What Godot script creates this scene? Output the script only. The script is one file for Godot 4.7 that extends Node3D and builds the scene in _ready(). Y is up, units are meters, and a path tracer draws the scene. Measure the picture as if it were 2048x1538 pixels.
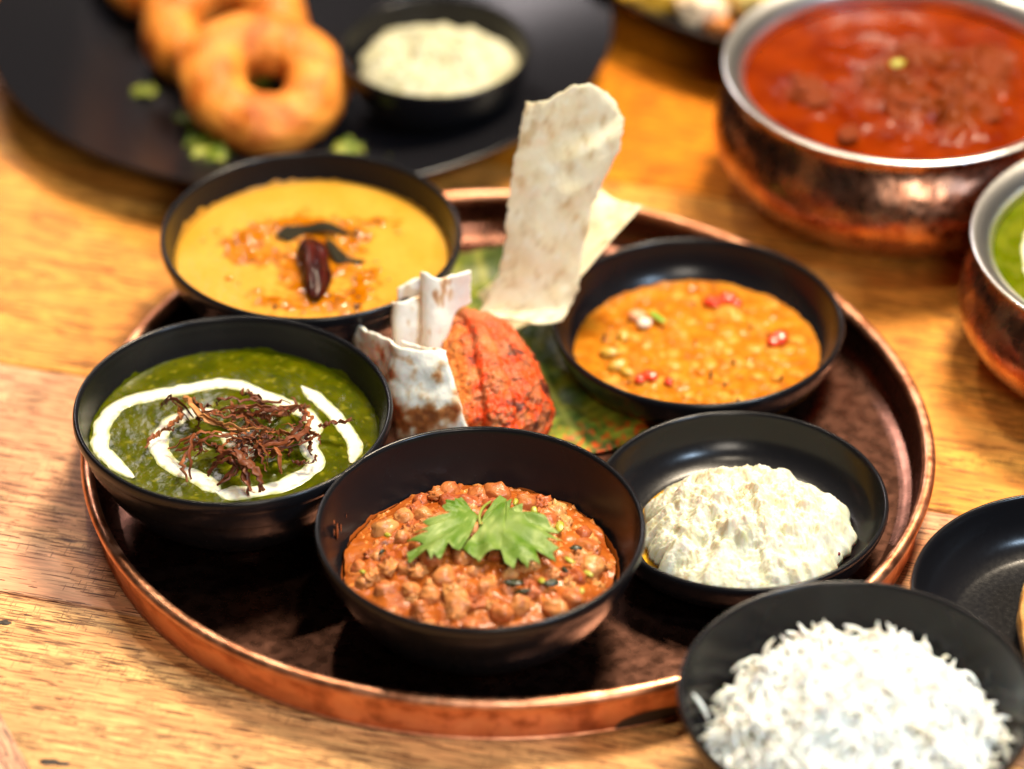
extends Node3D
# An Indian thali: five black bowls on a round copper tray, handis, a fritter plate and a rice bowl on a plank table.

var rng := RandomNumberGenerator.new()
var taken := {}
var M := {}

# ---------------------------------------------------------------- naming
func numbered(parent: Node, called: String) -> String:
	var key := str(parent.get_instance_id()) + called
	var n: int = taken.get(key, 0)
	taken[key] = n + 1
	return called if n == 0 else "%s_%03d" % [called, n]

func tag(o: Node, label: String, category: String, group := "", kind := "") -> Node:
	o.set_meta("label", label)
	o.set_meta("category", category)
	if group:
		o.set_meta("group", group)
	if kind:
		o.set_meta("kind", kind)
	return o

func thing(called: String, label: String, category: String, at := Vector3.ZERO, group := "") -> Node3D:
	var o := Node3D.new()
	o.name = numbered(self, called)
	add_child(o, true)
	o.position = at
	tag(o, label, category, group)
	return o

func put(called: String, mesh: Mesh, mat: Material, parent: Node = self, at := Vector3.ZERO) -> MeshInstance3D:
	var o := MeshInstance3D.new()
	o.name = numbered(parent, called)
	o.mesh = mesh
	o.material_override = mat
	parent.add_child(o, true)
	o.position = at
	return o

# ---------------------------------------------------------------- noise
func noise(sd: int, freq: float, oct := 4, kind := FastNoiseLite.TYPE_SIMPLEX_SMOOTH) -> FastNoiseLite:
	var n := FastNoiseLite.new()
	n.seed = sd
	n.noise_type = kind
	n.frequency = freq
	n.fractal_type = FastNoiseLite.FRACTAL_FBM if oct > 1 else FastNoiseLite.FRACTAL_NONE
	n.fractal_octaves = oct
	return n

func lin(r: float, g: float, b: float) -> Color:
	return Color(r, g, b).linear_to_srgb()

# ---------------------------------------------------------------- meshes
# a grid of nv rows of nu points; cu closes the rows into rings
func grid(nu: int, nv: int, P: PackedVector3Array, cu := false, C := PackedColorArray(), UV := PackedVector2Array(), inward := Vector3.INF) -> ArrayMesh:
	var idx := PackedInt32Array()
	var w := nu if cu else nu - 1
	idx.resize(w * (nv - 1) * 6)
	var k := 0
	for j in nv - 1:
		for i in w:
			var a := j * nu + i
			var b := j * nu + (i + 1) % nu
			var c := a + nu
			var d := b + nu
			idx[k] = a; idx[k + 1] = b; idx[k + 2] = d
			idx[k + 3] = a; idx[k + 4] = d; idx[k + 5] = c
			k += 6
	return trimesh(P, idx, C, UV, inward)

func trimesh(P: PackedVector3Array, idx: PackedInt32Array, C := PackedColorArray(), UV := PackedVector2Array(), inward := Vector3.INF) -> ArrayMesh:
	var N := PackedVector3Array()
	N.resize(P.size())
	var mid := Vector3.ZERO
	if inward == Vector3.INF:
		for p in P:
			mid += p
		mid /= P.size()
	else:
		mid = inward
	var vol := 0.0
	for t in range(0, idx.size(), 3):
		var a := P[idx[t]]
		var n := (P[idx[t + 2]] - a).cross(P[idx[t + 1]] - a)
		N[idx[t]] += n
		N[idx[t + 1]] += n
		N[idx[t + 2]] += n
		vol += n.dot(a - mid)
	if vol < 0.0:
		for t in range(0, idx.size(), 3):
			var s := idx[t + 1]
			idx[t + 1] = idx[t + 2]
			idx[t + 2] = s
	var sg := -1.0 if vol < 0.0 else 1.0
	for i in N.size():
		N[i] = (N[i] * (sg * 1e6)).normalized() if N[i].length_squared() > 0.0 else Vector3.UP
	var arr := []
	arr.resize(Mesh.ARRAY_MAX)
	arr[Mesh.ARRAY_VERTEX] = P
	arr[Mesh.ARRAY_NORMAL] = N
	arr[Mesh.ARRAY_INDEX] = idx
	if C.size():
		arr[Mesh.ARRAY_COLOR] = C
	if UV.size():
		arr[Mesh.ARRAY_TEX_UV] = UV
	var m := ArrayMesh.new()
	m.add_surface_from_arrays(Mesh.PRIMITIVE_TRIANGLES, arr)
	return m

# smooths a profile with Catmull-Rom
func smooth(pr: Array, per := 4) -> PackedVector2Array:
	var out := PackedVector2Array()
	for i in pr.size() - 1:
		var p0: Vector2 = pr[maxi(i - 1, 0)]
		var p1: Vector2 = pr[i]
		var p2: Vector2 = pr[i + 1]
		var p3: Vector2 = pr[mini(i + 2, pr.size() - 1)]
		for k in per:
			out.append(p1.cubic_interpolate(p2, p0, p3, float(k) / per))
	out.append(pr[-1])
	return out

func lathe(pr: PackedVector2Array, seg := 160, warp = null) -> ArrayMesh:
	var P := PackedVector3Array()
	var UV := PackedVector2Array()
	var l := 0.0
	for j in pr.size():
		if j:
			l += pr[j].distance_to(pr[j - 1])
		for i in seg:
			var a := TAU * i / seg
			var v := Vector3(cos(a) * pr[j].x, pr[j].y, sin(a) * pr[j].x)
			P.append(warp.call(v, a) if warp != null else v)
			UV.append(Vector2(a * 0.15, l))
	return grid(seg, pr.size(), P, true, PackedColorArray(), UV)

# closed sheet of a given thickness round a grid of middle points
func sheet(nu: int, nv: int, Q: PackedVector3Array, thick: float, C := PackedColorArray()) -> ArrayMesh:
	var P := PackedVector3Array()
	var K := PackedColorArray()
	var has := C.size() > 0
	for jj in nv + 2:
		var j := clampi(jj - 1, 0, nv - 1)
		var flat := jj == 0 or jj == nv + 1
		for s in [1.0, -1.0]:
			for ii in nu:
				var i := ii if s > 0 else nu - 1 - ii
				var p := Q[j * nu + i]
				var du := Q[j * nu + mini(i + 1, nu - 1)] - Q[j * nu + maxi(i - 1, 0)]
				var dv := Q[mini(j + 1, nv - 1) * nu + i] - Q[maxi(j - 1, 0) * nu + i]
				var n := du.cross(dv).normalized()
				var e := 0.0 if flat else 0.5
				if i == 0 or i == nu - 1:
					e *= 0.35
				P.append(p + n * (s * thick * e))
				if has:
					K.append(C[j * nu + i])
	return grid(nu * 2, nv + 2, P, true, K)

# displaced ellipsoid
func blob(r: Vector3, f: FastNoiseLite, amp: float, nu := 14, nv := 9, off := Vector3.ZERO) -> ArrayMesh:
	var P := PackedVector3Array()
	for j in nv:
		var th := PI * j / (nv - 1)
		for i in nu:
			var a := TAU * i / nu
			var d := Vector3(sin(th) * cos(a), cos(th), sin(th) * sin(a))
			var k := 1.0 + amp * f.get_noise_3dv(d * 10.0 + off)
			P.append(d * r * k)
	return grid(nu, nv, P, true)

# tube along points with radii; flat squeezes it
func tube(pts: PackedVector3Array, rad: PackedFloat32Array, sides := 6, flat := 1.0, C := PackedColorArray()) -> ArrayMesh:
	var P := PackedVector3Array()
	var K := PackedColorArray()
	var n := pts.size()
	var up := Vector3(0.3, 1, 0.2).normalized()
	for j in n:
		var t := (pts[mini(j + 1, n - 1)] - pts[maxi(j - 1, 0)]).normalized()
		var x := t.cross(up).normalized()
		up = x.cross(t).normalized()
		for i in sides:
			var a := TAU * i / sides
			P.append(pts[j] + (x * cos(a) + up * sin(a) * flat) * rad[j])
			if C.size():
				K.append(C[j])
	return grid(sides, n, P, true, K)

func curve(pts: Array, n: int) -> PackedVector3Array:
	var out := PackedVector3Array()
	for k in n:
		var t := float(k) / (n - 1) * (pts.size() - 1)
		var i := mini(int(t), pts.size() - 2)
		var p1: Vector3 = pts[i]
		var p2: Vector3 = pts[i + 1]
		var p0: Vector3 = pts[i - 1] if i > 0 else p1 * 2.0 - p2
		var p3: Vector3 = pts[i + 2] if i + 2 < pts.size() else p2 * 2.0 - p1
		out.append(p1.cubic_interpolate(p2, p0, p3, t - i))
	return out

# round surface of food: height(x, z) and tint(x, z, y) over a disc of radius r, with a skirt down at the edge
func pool(r: float, rings: int, seg: int, height: Callable, tint: Callable, skirt := 0.004, edge = null) -> ArrayMesh:
	var P := PackedVector3Array()
	var C := PackedColorArray()
	for j in rings + 2:
		var q := minf(1.0, float(j) / rings)
		for i in seg:
			var a := TAU * i / seg
			var rr: float = r * q * (edge.call(a) if edge != null else 1.0)
			var x := cos(a) * rr
			var z := sin(a) * rr
			var y: float = height.call(x, z, q)
			if j > rings:
				y -= skirt
				x *= 0.86
				z *= 0.86
			P.append(Vector3(x, y, z))
			C.append(tint.call(x, z, y))
	return grid(seg, rings + 2, P, true, C, PackedVector2Array(), Vector3(0, -1, 0))

# domed ribbon of cream along a path, in the pool's own axes
func ribbon(pts: Array, wid: float, y: float, h: float, sd: int, lift = null) -> ArrayMesh:
	var c := []
	for v in pts:
		c.append(Vector3(v.x * 0.001, 0, v.y * 0.001))
	var n := pts.size() * 6
	var line := curve(c, n)
	var f := noise(sd, 90.0, 2)
	var P := PackedVector3Array()
	var C := PackedColorArray()
	var nu := 13
	for j in n:
		var t := (line[mini(j + 1, n - 1)] - line[maxi(j - 1, 0)]).normalized()
		var s := t.cross(Vector3.UP)
		var e := minf(1.0, sqrt(maxf(0.02, minf(j, n - 1 - j) / 5.0)))
		for i in nu:
			var u := float(i) / (nu - 1) * 2.0 - 1.0
			var w := wid * e * (1.0 + 0.28 * f.get_noise_2d(line[j].x * 1.0 + (0.3 if u > 0 else 0.0), line[j].z))
			var p := line[j] + s * (u * w * 0.5)
			p.y = y + h * sqrt(maxf(0.0, 1.0 - u * u)) - 0.0003 + (lift.call(p.x, p.z) if lift != null else 0.0)
			P.append(p)
			C.append(Color(0.74, 0.69, 0.56).lerp(Color(0.36, 0.37, 0.15), smoothstep(0.55, 1.0, absf(u) + 0.35 * f.get_noise_2d(p.x * 3.0, p.z * 3.0))))
	return grid(nu, n, P, false, C, PackedVector2Array(), Vector3(0, -1, 0))

# flat outline bent over a surface: outline in millimetres, thin but solid
func leaf(outline: Array, thick: float, bend: Callable, tint: Callable, steps := 3) -> ArrayMesh:
	var poly := PackedVector2Array()
	for v in outline:
		poly.append(v * 0.001)
	var tri := Geometry2D.triangulate_polygon(poly)
	var V := Array(poly)
	var T := Array(tri)
	for s in steps:
		var seen := {}
		var T2 := []
		for t in range(0, T.size(), 3):
			var q := [T[t], T[t + 1], T[t + 2]]
			var mids := []
			for e in 3:
				var a: int = q[e]
				var b: int = q[(e + 1) % 3]
				var key := Vector2i(mini(a, b), maxi(a, b))
				if not seen.has(key):
					seen[key] = V.size()
					V.append((V[a] + V[b]) * 0.5)
				mids.append(seen[key])
			T2.append_array([q[0], mids[0], mids[2], mids[0], q[1], mids[1], mids[2], mids[1], q[2], mids[0], mids[1], mids[2]])
		T = T2
	var edge := {}
	for t in range(0, T.size(), 3):
		for e in 3:
			var a: int = T[t + e]
			var b: int = T[t + (e + 1) % 3]
			if edge.has(Vector2i(b, a)):
				edge.erase(Vector2i(b, a))
			else:
				edge[Vector2i(a, b)] = true
	var P := PackedVector3Array()
	var C := PackedColorArray()
	for s in [0.5, -0.5]:
		for v in V:
			P.append(Vector3(v.x, bend.call(v.x, v.y) + thick * s, v.y))
			C.append(tint.call(v.x, v.y))
	var n := V.size()
	var idx := PackedInt32Array()
	for t in range(0, T.size(), 3):
		idx.append_array(PackedInt32Array([T[t], T[t + 1], T[t + 2], T[t] + n, T[t + 2] + n, T[t + 1] + n]))
	for e in edge:
		idx.append_array(PackedInt32Array([e.x, e.x + n, e.y, e.y, e.x + n, e.y + n]))
	return trimesh(P, idx, C)

# ---------------------------------------------------------------- materials
func mat(called: String, c: Color, rough := 0.5, metal := 0.0) -> StandardMaterial3D:
	var m := StandardMaterial3D.new()
	m.resource_name = called
	m.albedo_color = c
	m.roughness = rough
	m.metallic = metal
	M[called] = m
	return m

func food(called: String, rough := 0.35, sss := 0.0, tintable := true) -> StandardMaterial3D:
	var m := mat(called, Color.WHITE, rough)
	m.vertex_color_use_as_albedo = tintable
	m.metallic_specular = 0.36
	if sss > 0.0:
		m.subsurf_scatter_enabled = true
		m.subsurf_scatter_strength = sss
	return m

func bump(m: StandardMaterial3D, t: Texture2D, cm: float, scale: float) -> void:
	m.heightmap_enabled = true
	m.heightmap_texture = t
	m.heightmap_scale = cm
	m.uv1_triplanar = true
	m.uv1_scale = Vector3.ONE * scale

func ntex(n: FastNoiseLite, size := 512, ramp: Gradient = null) -> NoiseTexture2D:
	var t := NoiseTexture2D.new()
	t.width = size
	t.height = size
	t.seamless = true
	t.noise = n
	t.color_ramp = ramp
	return t

func ramp(stops: Array) -> Gradient:
	var g := Gradient.new()
	var o := PackedFloat32Array()
	var c := PackedColorArray()
	for s in stops:
		o.append(s[0])
		c.append(s[1])
	g.offsets = o
	g.colors = c
	return g

# planed hardwood: tone bands along the grain, short dark pores, faint cross figure
func wood_textures() -> Array:
	var w := 2048
	var h := 1024
	var a := noise(11, 0.012, 4).get_image(256, h)
	a.resize(w, h, Image.INTERPOLATE_CUBIC)
	var b := noise(12, 0.06, 3).get_image(128, h)
	b.resize(w, h, Image.INTERPOLATE_CUBIC)
	var c := noise(13, 0.02, 3).get_image(w / 2, 128)
	c.resize(w, h, Image.INTERPOLATE_CUBIC)
	var d := noise(14, 0.25, 2).get_image(256, h)
	d.resize(w, h, Image.INTERPOLATE_CUBIC)
	for im in [a, b, c, d]:
		im.convert(Image.FORMAT_L8)
	var A := a.get_data()
	var B := b.get_data()
	var Cc := c.get_data()
	var D := d.get_data()
	var pores := PackedByteArray()
	pores.resize(w * h)
	for k in 24000:
		var x := rng.randi() % w
		var y := rng.randi() % h
		if A[y * w + x] + rng.randi() % 130 < 165:
			continue
		var l := 8 + rng.randi() % 52
		var s := 50 + rng.randi() % 175
		var dy := rng.randf_range(-0.04, 0.04)
		var fat := rng.randf() < 0.55
		for i in l:
			var yy := posmod(y + int(dy * i), h)
			var p := yy * w + (x + i) % w
			var e := int(s * (1.0 - absf(2.0 * i / l - 1.0) * 0.6))
			pores[p] = maxi(pores[p], e)
			if fat:
				p = posmod(yy + 1, h) * w + (x + i) % w
				pores[p] = maxi(pores[p], e)
	for k in 9000:
		var x := rng.randi() % w
		var y := rng.randi() % h
		if A[y * w + x] < 120:
			continue
		var l := 4 + rng.randi() % 14
		var s := 30 + rng.randi() % 90
		for i in l:
			var p := ((y + i) % h) * w + x
			pores[p] = maxi(pores[p], s)
	var col := PackedByteArray()
	col.resize(w * h * 3)
	var hgt := PackedByteArray()
	hgt.resize(w * h)
	for p in w * h:
		var t := A[p] / 255.0
		var f := 0.79 + 0.20 * (B[p] / 255.0) + 0.14 * (Cc[p] / 255.0 - 0.5) + 0.15 * (D[p] / 255.0 - 0.5)
		var k := 1.0 - pores[p] / 255.0 * 0.95
		var r := (0.90 + 0.10 * t) * f
		col[p * 3] = clampi(int(255 * r * lerpf(k, 1.0, 0.12)), 0, 255)
		col[p * 3 + 1] = clampi(int(255 * (0.62 + 0.18 * t) * f * k), 0, 255)
		col[p * 3 + 2] = clampi(int(255 * (0.45 + 0.13 * t) * f * k), 0, 255)
		hgt[p] = clampi(int(200 - pores[p] * 0.75 + D[p] * 0.15), 0, 255)
	return [ImageTexture.create_from_image(Image.create_from_data(w, h, false, Image.FORMAT_RGB8, col)), ImageTexture.create_from_image(Image.create_from_data(w, h, false, Image.FORMAT_L8, hgt))]

var tx_lump: NoiseTexture2D
var tx_fine: NoiseTexture2D
var tx_hammer: NoiseTexture2D

func materials() -> void:
	tx_lump = ntex(noise(21, 0.02, 4))
	tx_fine = ntex(noise(22, 0.06, 3))
	var cell := noise(23, 0.035, 1, FastNoiseLite.TYPE_CELLULAR)
	cell.cellular_return_type = FastNoiseLite.RETURN_DISTANCE
	tx_hammer = ntex(cell)
	var patina := ntex(noise(24, 0.012, 5), 512, ramp([[0.0, lin(0.30, 0.10, 0.05)], [0.33, lin(0.62, 0.25, 0.13)], [0.5, lin(0.84, 0.40, 0.23)], [1.0, lin(0.93, 0.52, 0.33)]]))
	var smut := ntex(noise(25, 0.03, 4), 512, ramp([[0.0, Color(0.25, 0.25, 0.25)], [0.5, Color(0.38, 0.38, 0.38)], [1.0, Color(0.62, 0.62, 0.62)]]))

	var satin := ntex(noise(26, 0.03, 4), 512, ramp([[0.0, Color(0.42, 0.42, 0.42)], [1.0, Color(0.66, 0.66, 0.66)]]))
	var m := mat("black_ceramic", lin(0.007, 0.007, 0.0085), 0.21)
	m.metallic_specular = 0.34
	bump(m, tx_fine, 0.0015, 22.0)
	m.roughness = 0.45
	m.roughness_texture = satin
	m = mat("black_plate", lin(0.007, 0.007, 0.009), 0.26)
	m.metallic_specular = 0.40
	m = mat("copper", Color.WHITE, 1.0, 1.0)
	m.albedo_texture = patina
	m.roughness_texture = smut
	bump(m, tx_fine, 0.006, 9.0)
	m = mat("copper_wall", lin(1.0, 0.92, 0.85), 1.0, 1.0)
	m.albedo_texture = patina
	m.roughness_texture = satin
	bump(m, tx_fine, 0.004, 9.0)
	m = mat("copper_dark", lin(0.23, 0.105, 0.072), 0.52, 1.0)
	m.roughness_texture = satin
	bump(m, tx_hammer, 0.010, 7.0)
	m = mat("copper_hammered", lin(0.52, 0.56, 0.64), 0.72, 1.0)
	m.albedo_texture = patina
	m.roughness_texture = smut
	bump(m, tx_hammer, 0.05, 8.0)
	m = mat("tin", lin(0.86, 0.85, 0.83), 0.30, 1.0)
	bump(m, tx_fine, 0.01, 12.0)

	m = food("curry_wet", 0.2, 0.15)
	m.metallic_specular = 0.3
	bump(m, tx_lump, 0.011, 26.0)
	m = food("curry_smooth", 0.25, 0.2)
	bump(m, tx_lump, 0.012, 22.0)
	m = food("red_gravy", 0.26)
	m.metallic_specular = 0.22
	bump(m, tx_lump, 0.008, 18.0)
	m = food("gravy_rough", 0.28, 0.15)
	bump(m, tx_lump, 0.035, 40.0)
	m = food("thick_sauce", 0.24)
	bump(m, tx_lump, 0.02, 30.0)
	m = food("oily", 0.09)
	m.metallic_specular = 0.5
	m = food("crumb", 0.5, 0.25)
	bump(m, tx_fine, 0.014, 34.0)
	m = food("fried", 0.42, 0.1)
	bump(m, tx_lump, 0.05, 36.0)
	m = food("pale_bread", 0.6, 0.15)
	bump(m, tx_lump, 0.02, 30.0)
	m = food("leaf", 0.42)
	m.backlight_enabled = true
	m.backlight = Color(0.35, 0.4, 0.1)
	bump(m, tx_fine, 0.015, 30.0)
	m = food("shreds", 0.45)
	m = food("charred", 0.75)
	m.metallic_specular = 0.2
	m = food("dip_crumb", 0.5)
	m.albedo_color = lin(0.74, 0.71, 0.62)
	m = food("cream", 0.26)
	m.subsurf_scatter_enabled = true
	m.subsurf_scatter_strength = 0.2
	m = mat("rice", lin(0.90, 0.885, 0.84), 0.36)
	m.subsurf_scatter_enabled = true
	m.subsurf_scatter_strength = 0.25
	m = mat("rice_warm", lin(0.86, 0.80, 0.68), 0.36)
	m.subsurf_scatter_enabled = true
	m.subsurf_scatter_strength = 0.25

func flat_mat(called: String, c: Color, rough := 0.3) -> StandardMaterial3D:
	return M[called] if M.has(called) else mat(called, c, rough)

# ---------------------------------------------------------------- set-up
func area(called: String, from: Vector3, to: Vector3, size: Vector2, c: Color, e: float) -> void:
	var l := AreaLight3D.new()
	l.name = called
	l.area_size = size
	l.light_color = c
	l.light_energy = e
	l.area_range = 12.0
	l.shadow_enabled = true
	add_child(l)
	l.look_at_from_position(from, to, Vector3.UP)

func camera_and_light() -> void:
	var cam := Camera3D.new()
	cam.name = "camera"
	add_child(cam)
	var at := Vector3(0.00296, 1.15786, 1.51420)
	var d := Vector3(0, -0.590697, -0.806893)
	cam.look_at_from_position(at, at + d, Vector3(-0.002098, 0.806892, -0.590696))
	var ph := CameraAttributesPhysical.new()
	var fov := 10.46476
	cam.fov = fov
	ph.frustum_focal_length = 190.0
	cam.attributes = ph
	for i in 3:
		ph.frustum_focal_length *= tan(deg_to_rad(cam.fov) / 2.0) / tan(deg_to_rad(fov) / 2.0)
	ph.frustum_near = 0.05
	ph.frustum_far = 60.0
	ph.frustum_focus_distance = 1.835
	ph.exposure_aperture = ph.frustum_focal_length / 46.0
	cam.current = true

	var env := Environment.new()
	env.background_mode = Environment.BG_COLOR
	env.background_color = lin(0.014, 0.011, 0.010)
	env.tonemap_mode = Environment.TONE_MAPPER_LINEAR
	env.tonemap_exposure = 1.22
	env.sdfgi_enabled = true
	env.ssao_enabled = true
	env.ssil_enabled = true
	var we := WorldEnvironment.new()
	we.name = "room_air"
	we.environment = env
	add_child(we)

	# the room's lights: a broad warm one above and behind, two cool windows over the photographer's right shoulder, a far window, small ceiling spots
	area("pendant", Vector3(0.48, 1.65, -0.62), Vector3(0.02, 0, -0.05), Vector2(0.42, 0.32), Color(1.0, 0.92, 0.80), 5.7)
	area("window_near", Vector3(1.35, 1.75, 1.15), Vector3(0, 0, 0), Vector2(0.24, 0.38), Color(0.78, 0.89, 1.0), 2.9)
	area("window_next", Vector3(0.45, 1.5, 1.9), Vector3(0, 0, 0), Vector2(0.6, 0.6), Color(1.0, 0.95, 0.88), 2.0)
	area("window_far", Vector3(-0.70, 1.25, -1.75), Vector3(-0.15, 0, -0.1), Vector2(0.50, 0.42), Color(1.0, 0.95, 0.95), 0.75)
	area("ceiling_spot", Vector3(-0.35, 2.0, -0.9), Vector3(0, 0, 0), Vector2(0.09, 0.09), Color(1.0, 0.93, 0.82), 1.0)
	area("ceiling_spot_near", Vector3(0.30, 2.1, 0.35), Vector3(0, 0, 0), Vector2(0.08, 0.08), Color(1.0, 0.93, 0.82), 0.8)

func _ready() -> void:
	rng.seed = 4242
	camera_and_light()
	materials()
	table()
	tray()
	bowls()
	palak()
	dal()
	chickpeas()
	sambar()
	coconut_chutney()
	rice()
	centre()
	back_plate()
	handis()
	corners()

# ---------------------------------------------------------------- table
func table() -> void:
	var tx := wood_textures()
	var t := thing("table", "wooden plank table under all the dishes", "table")
	var slope := 0.26
	var ang := -atan(slope)
	# [near edge, far edge] across the grain, tint, texture offset
	var rows := [[-0.64, -0.415, lin(1.0, 0.60, 0.06), Vector2(0.1, 0.3), 1.0], [-0.4142, -0.2453, lin(1.0, 0.60, 0.06), Vector2(0.35, 0.12), 1.0], [-0.2445, -0.0219, lin(1.0, 0.80, 0.28), Vector2(0.6, 0.55), 1.0], [-0.0212, 0.1393, lin(0.92, 0.92, 0.95), Vector2(0.2, 0.86), 1.0], [0.14, 0.34, lin(0.97, 0.96, 0.72), Vector2(0.42, 0.35), 1.0]]
	for r in rows:
		var m := StandardMaterial3D.new()
		m.resource_name = "plank_wood"
		m.albedo_texture = tx[0]
		m.albedo_color = r[2]
		m.roughness = 0.42
		m.heightmap_enabled = true
		m.heightmap_texture = tx[1]
		m.heightmap_scale = 0.02
		m.metallic_specular = 0.32
		m.uv1_offset = Vector3(r[3].x, r[3].y, 0)
		m.uv1_scale = Vector3(1.0 / 0.62, 1.0 / 0.31, 1)
		var o := put("plank", plank(-0.75, 0.75, r[0], r[1]), m, t, Vector3(0, 0, 0))
		o.rotation.y = ang
	# a mitred piece at the near left corner
	var m2 := StandardMaterial3D.new()
	m2.resource_name = "plank_wood"
	m2.albedo_texture = tx[0]
	m2.albedo_color = lin(0.88, 0.84, 0.88)
	m2.roughness = 0.42
	m2.uv1_scale = Vector3(1.0 / 0.62, 1.0 / 0.31, 1)
	var e := put("plank", plank(-0.3, 0.3, -0.06, 0.0), m2, t, Vector3(-0.2047, 0.0012, 0.1854))
	e.rotation.y = -atan2(0.0358, 0.0161)
	e.rotation.y += PI
	# knots
	var knot := flat_mat("knot", lin(0.03, 0.018, 0.01), 0.6)
	for k in [[Vector3(-0.2175, 0, 0.1079), 0.0022], [Vector3(-0.1834, 0, 0.2001), 0.0020], [Vector3(-0.1890, 0, 0.1990), 0.0026]]:
		var f := noise(int(k[1] * 1e5), 0.12, 2)
		put("knot", blob(Vector3(k[1] * 1.7, 0.0005, k[1] * 0.8), f, 0.5, 22, 7), knot, t, k[0])

func plank(x0: float, x1: float, z0: float, z1: float) -> ArrayMesh:
	var b := 0.0007
	var pr := [Vector2(z0, -0.03), Vector2(z0, -b), Vector2(z0 + b, 0), Vector2(z1 - b, 0), Vector2(z1, -b), Vector2(z1, -0.03)]
	var st := SurfaceTool.new()
	st.begin(Mesh.PRIMITIVE_TRIANGLES)
	for i in pr.size():
		var p: Vector2 = pr[i]
		var q: Vector2 = pr[(i + 1) % pr.size()]
		st.set_smooth_group(-1)
		for v in [[x0, p], [x1, p], [x1, q], [x0, p], [x1, q], [x0, q]]:
			st.set_uv(Vector2(v[0], v[1].x - v[1].y))
			st.add_vertex(Vector3(v[0], v[1].y, v[1].x))
	for x in [x0, x1]:
		for i in range(1, pr.size() - 1):
			for v in [pr[0], pr[i], pr[i + 1]] if x == x1 else [pr[0], pr[i + 1], pr[i]]:
				st.set_uv(Vector2(v.x, v.y))
				st.add_vertex(Vector3(x, v.y, v.x))
	st.generate_normals()
	return st.commit()

# ---------------------------------------------------------------- tray
func tray_warp(v: Vector3, a: float) -> Vector3:
	var k := 1.0 + (-0.00072 * cos(2 * a) - 0.0 + 0.00001 * cos(a)) / 0.19 + (-0.00072 * sin(a) * 0.0)
	k += (-0.00079 * cos(2 * a) * 0.0 + 0.00029 * cos(2 * a) + 0.00133 * sin(2 * a) * 0.0) / 0.19
	k = 1.0 + (0.00001 * cos(a) - 0.00072 * sin(a) - 0.00079 * cos(2 * a) + 0.00029 * sin(2 * a) + 0.00133 * cos(3 * a) + 0.00216 * sin(3 * a)) / 0.19
	return Vector3(v.x * k, v.y + 0.0002 * sin(7 * a) * smoothstep(0.15, 0.19, Vector2(v.x, v.z).length()), v.z * k)

func tray() -> void:
	var t := thing("serving_tray", "large round copper tray with upright rim holding five black bowls", "tray")
	var w := func(v: Vector3, a: float) -> Vector3: return tray_warp(v, a)
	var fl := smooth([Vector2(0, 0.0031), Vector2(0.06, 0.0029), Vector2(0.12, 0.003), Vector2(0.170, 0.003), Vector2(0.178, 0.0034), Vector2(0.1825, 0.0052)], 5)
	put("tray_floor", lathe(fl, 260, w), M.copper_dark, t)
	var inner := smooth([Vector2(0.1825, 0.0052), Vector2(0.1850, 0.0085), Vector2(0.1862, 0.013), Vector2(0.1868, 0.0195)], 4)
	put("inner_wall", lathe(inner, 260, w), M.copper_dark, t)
	var outer := smooth([Vector2(0.1895, 0.0205), Vector2(0.1887, 0.016), Vector2(0.1878, 0.008), Vector2(0.1865, 0.0022), Vector2(0.184, 0.0004), Vector2(0.15, 0.0002), Vector2(0, 0.0002)], 5)
	put("outer_wall", lathe(outer, 260, w), M.copper_wall, t)
	var bead := PackedVector2Array()
	for i in 13:
		var a := TAU * i / 12.0
		bead.append(Vector2(0.1893 + 0.0030 * cos(a), 0.0222 + 0.0028 * sin(a)))
	put("rolled_rim", lathe(bead, 320, w), M.copper, t)
	# dark bare patch on the outer wall at the front
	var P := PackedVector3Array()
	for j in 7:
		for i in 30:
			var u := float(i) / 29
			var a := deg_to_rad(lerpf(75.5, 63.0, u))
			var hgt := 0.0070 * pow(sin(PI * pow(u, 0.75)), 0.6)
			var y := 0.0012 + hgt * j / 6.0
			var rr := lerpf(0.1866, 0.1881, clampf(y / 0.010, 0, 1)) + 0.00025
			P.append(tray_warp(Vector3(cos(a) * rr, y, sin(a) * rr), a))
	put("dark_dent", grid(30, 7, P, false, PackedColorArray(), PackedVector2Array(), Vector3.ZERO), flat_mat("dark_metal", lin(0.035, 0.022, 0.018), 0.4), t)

# ---------------------------------------------------------------- bowls
func deep_profile() -> Array:
	var o := [Vector2(0, 0.0015), Vector2(0.031, 0.0015), Vector2(0.0325, 0), Vector2(0.0350, 0), Vector2(0.0362, 0.002), Vector2(0.0366, 0.0052), Vector2(0.0405, 0.0068), Vector2(0.0475, 0.0105), Vector2(0.0545, 0.0175), Vector2(0.0608, 0.0275), Vector2(0.0642, 0.0355), Vector2(0.0656, 0.0366), Vector2(0.0678, 0.0425), Vector2(0.0691, 0.0470), Vector2(0.0699, 0.0480), Vector2(0.0705, 0.0506), Vector2(0.0704, 0.0528), Vector2(0.0696, 0.0539), Vector2(0.0685, 0.0537), Vector2(0.0677, 0.0524), Vector2(0.0668, 0.0480), Vector2(0.0648, 0.0410), Vector2(0.0602, 0.0300), Vector2(0.0540, 0.0205), Vector2(0.0455, 0.0130), Vector2(0.0340, 0.0090), Vector2(0.0180, 0.0080), Vector2(0, 0.0078)]
	return o

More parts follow.
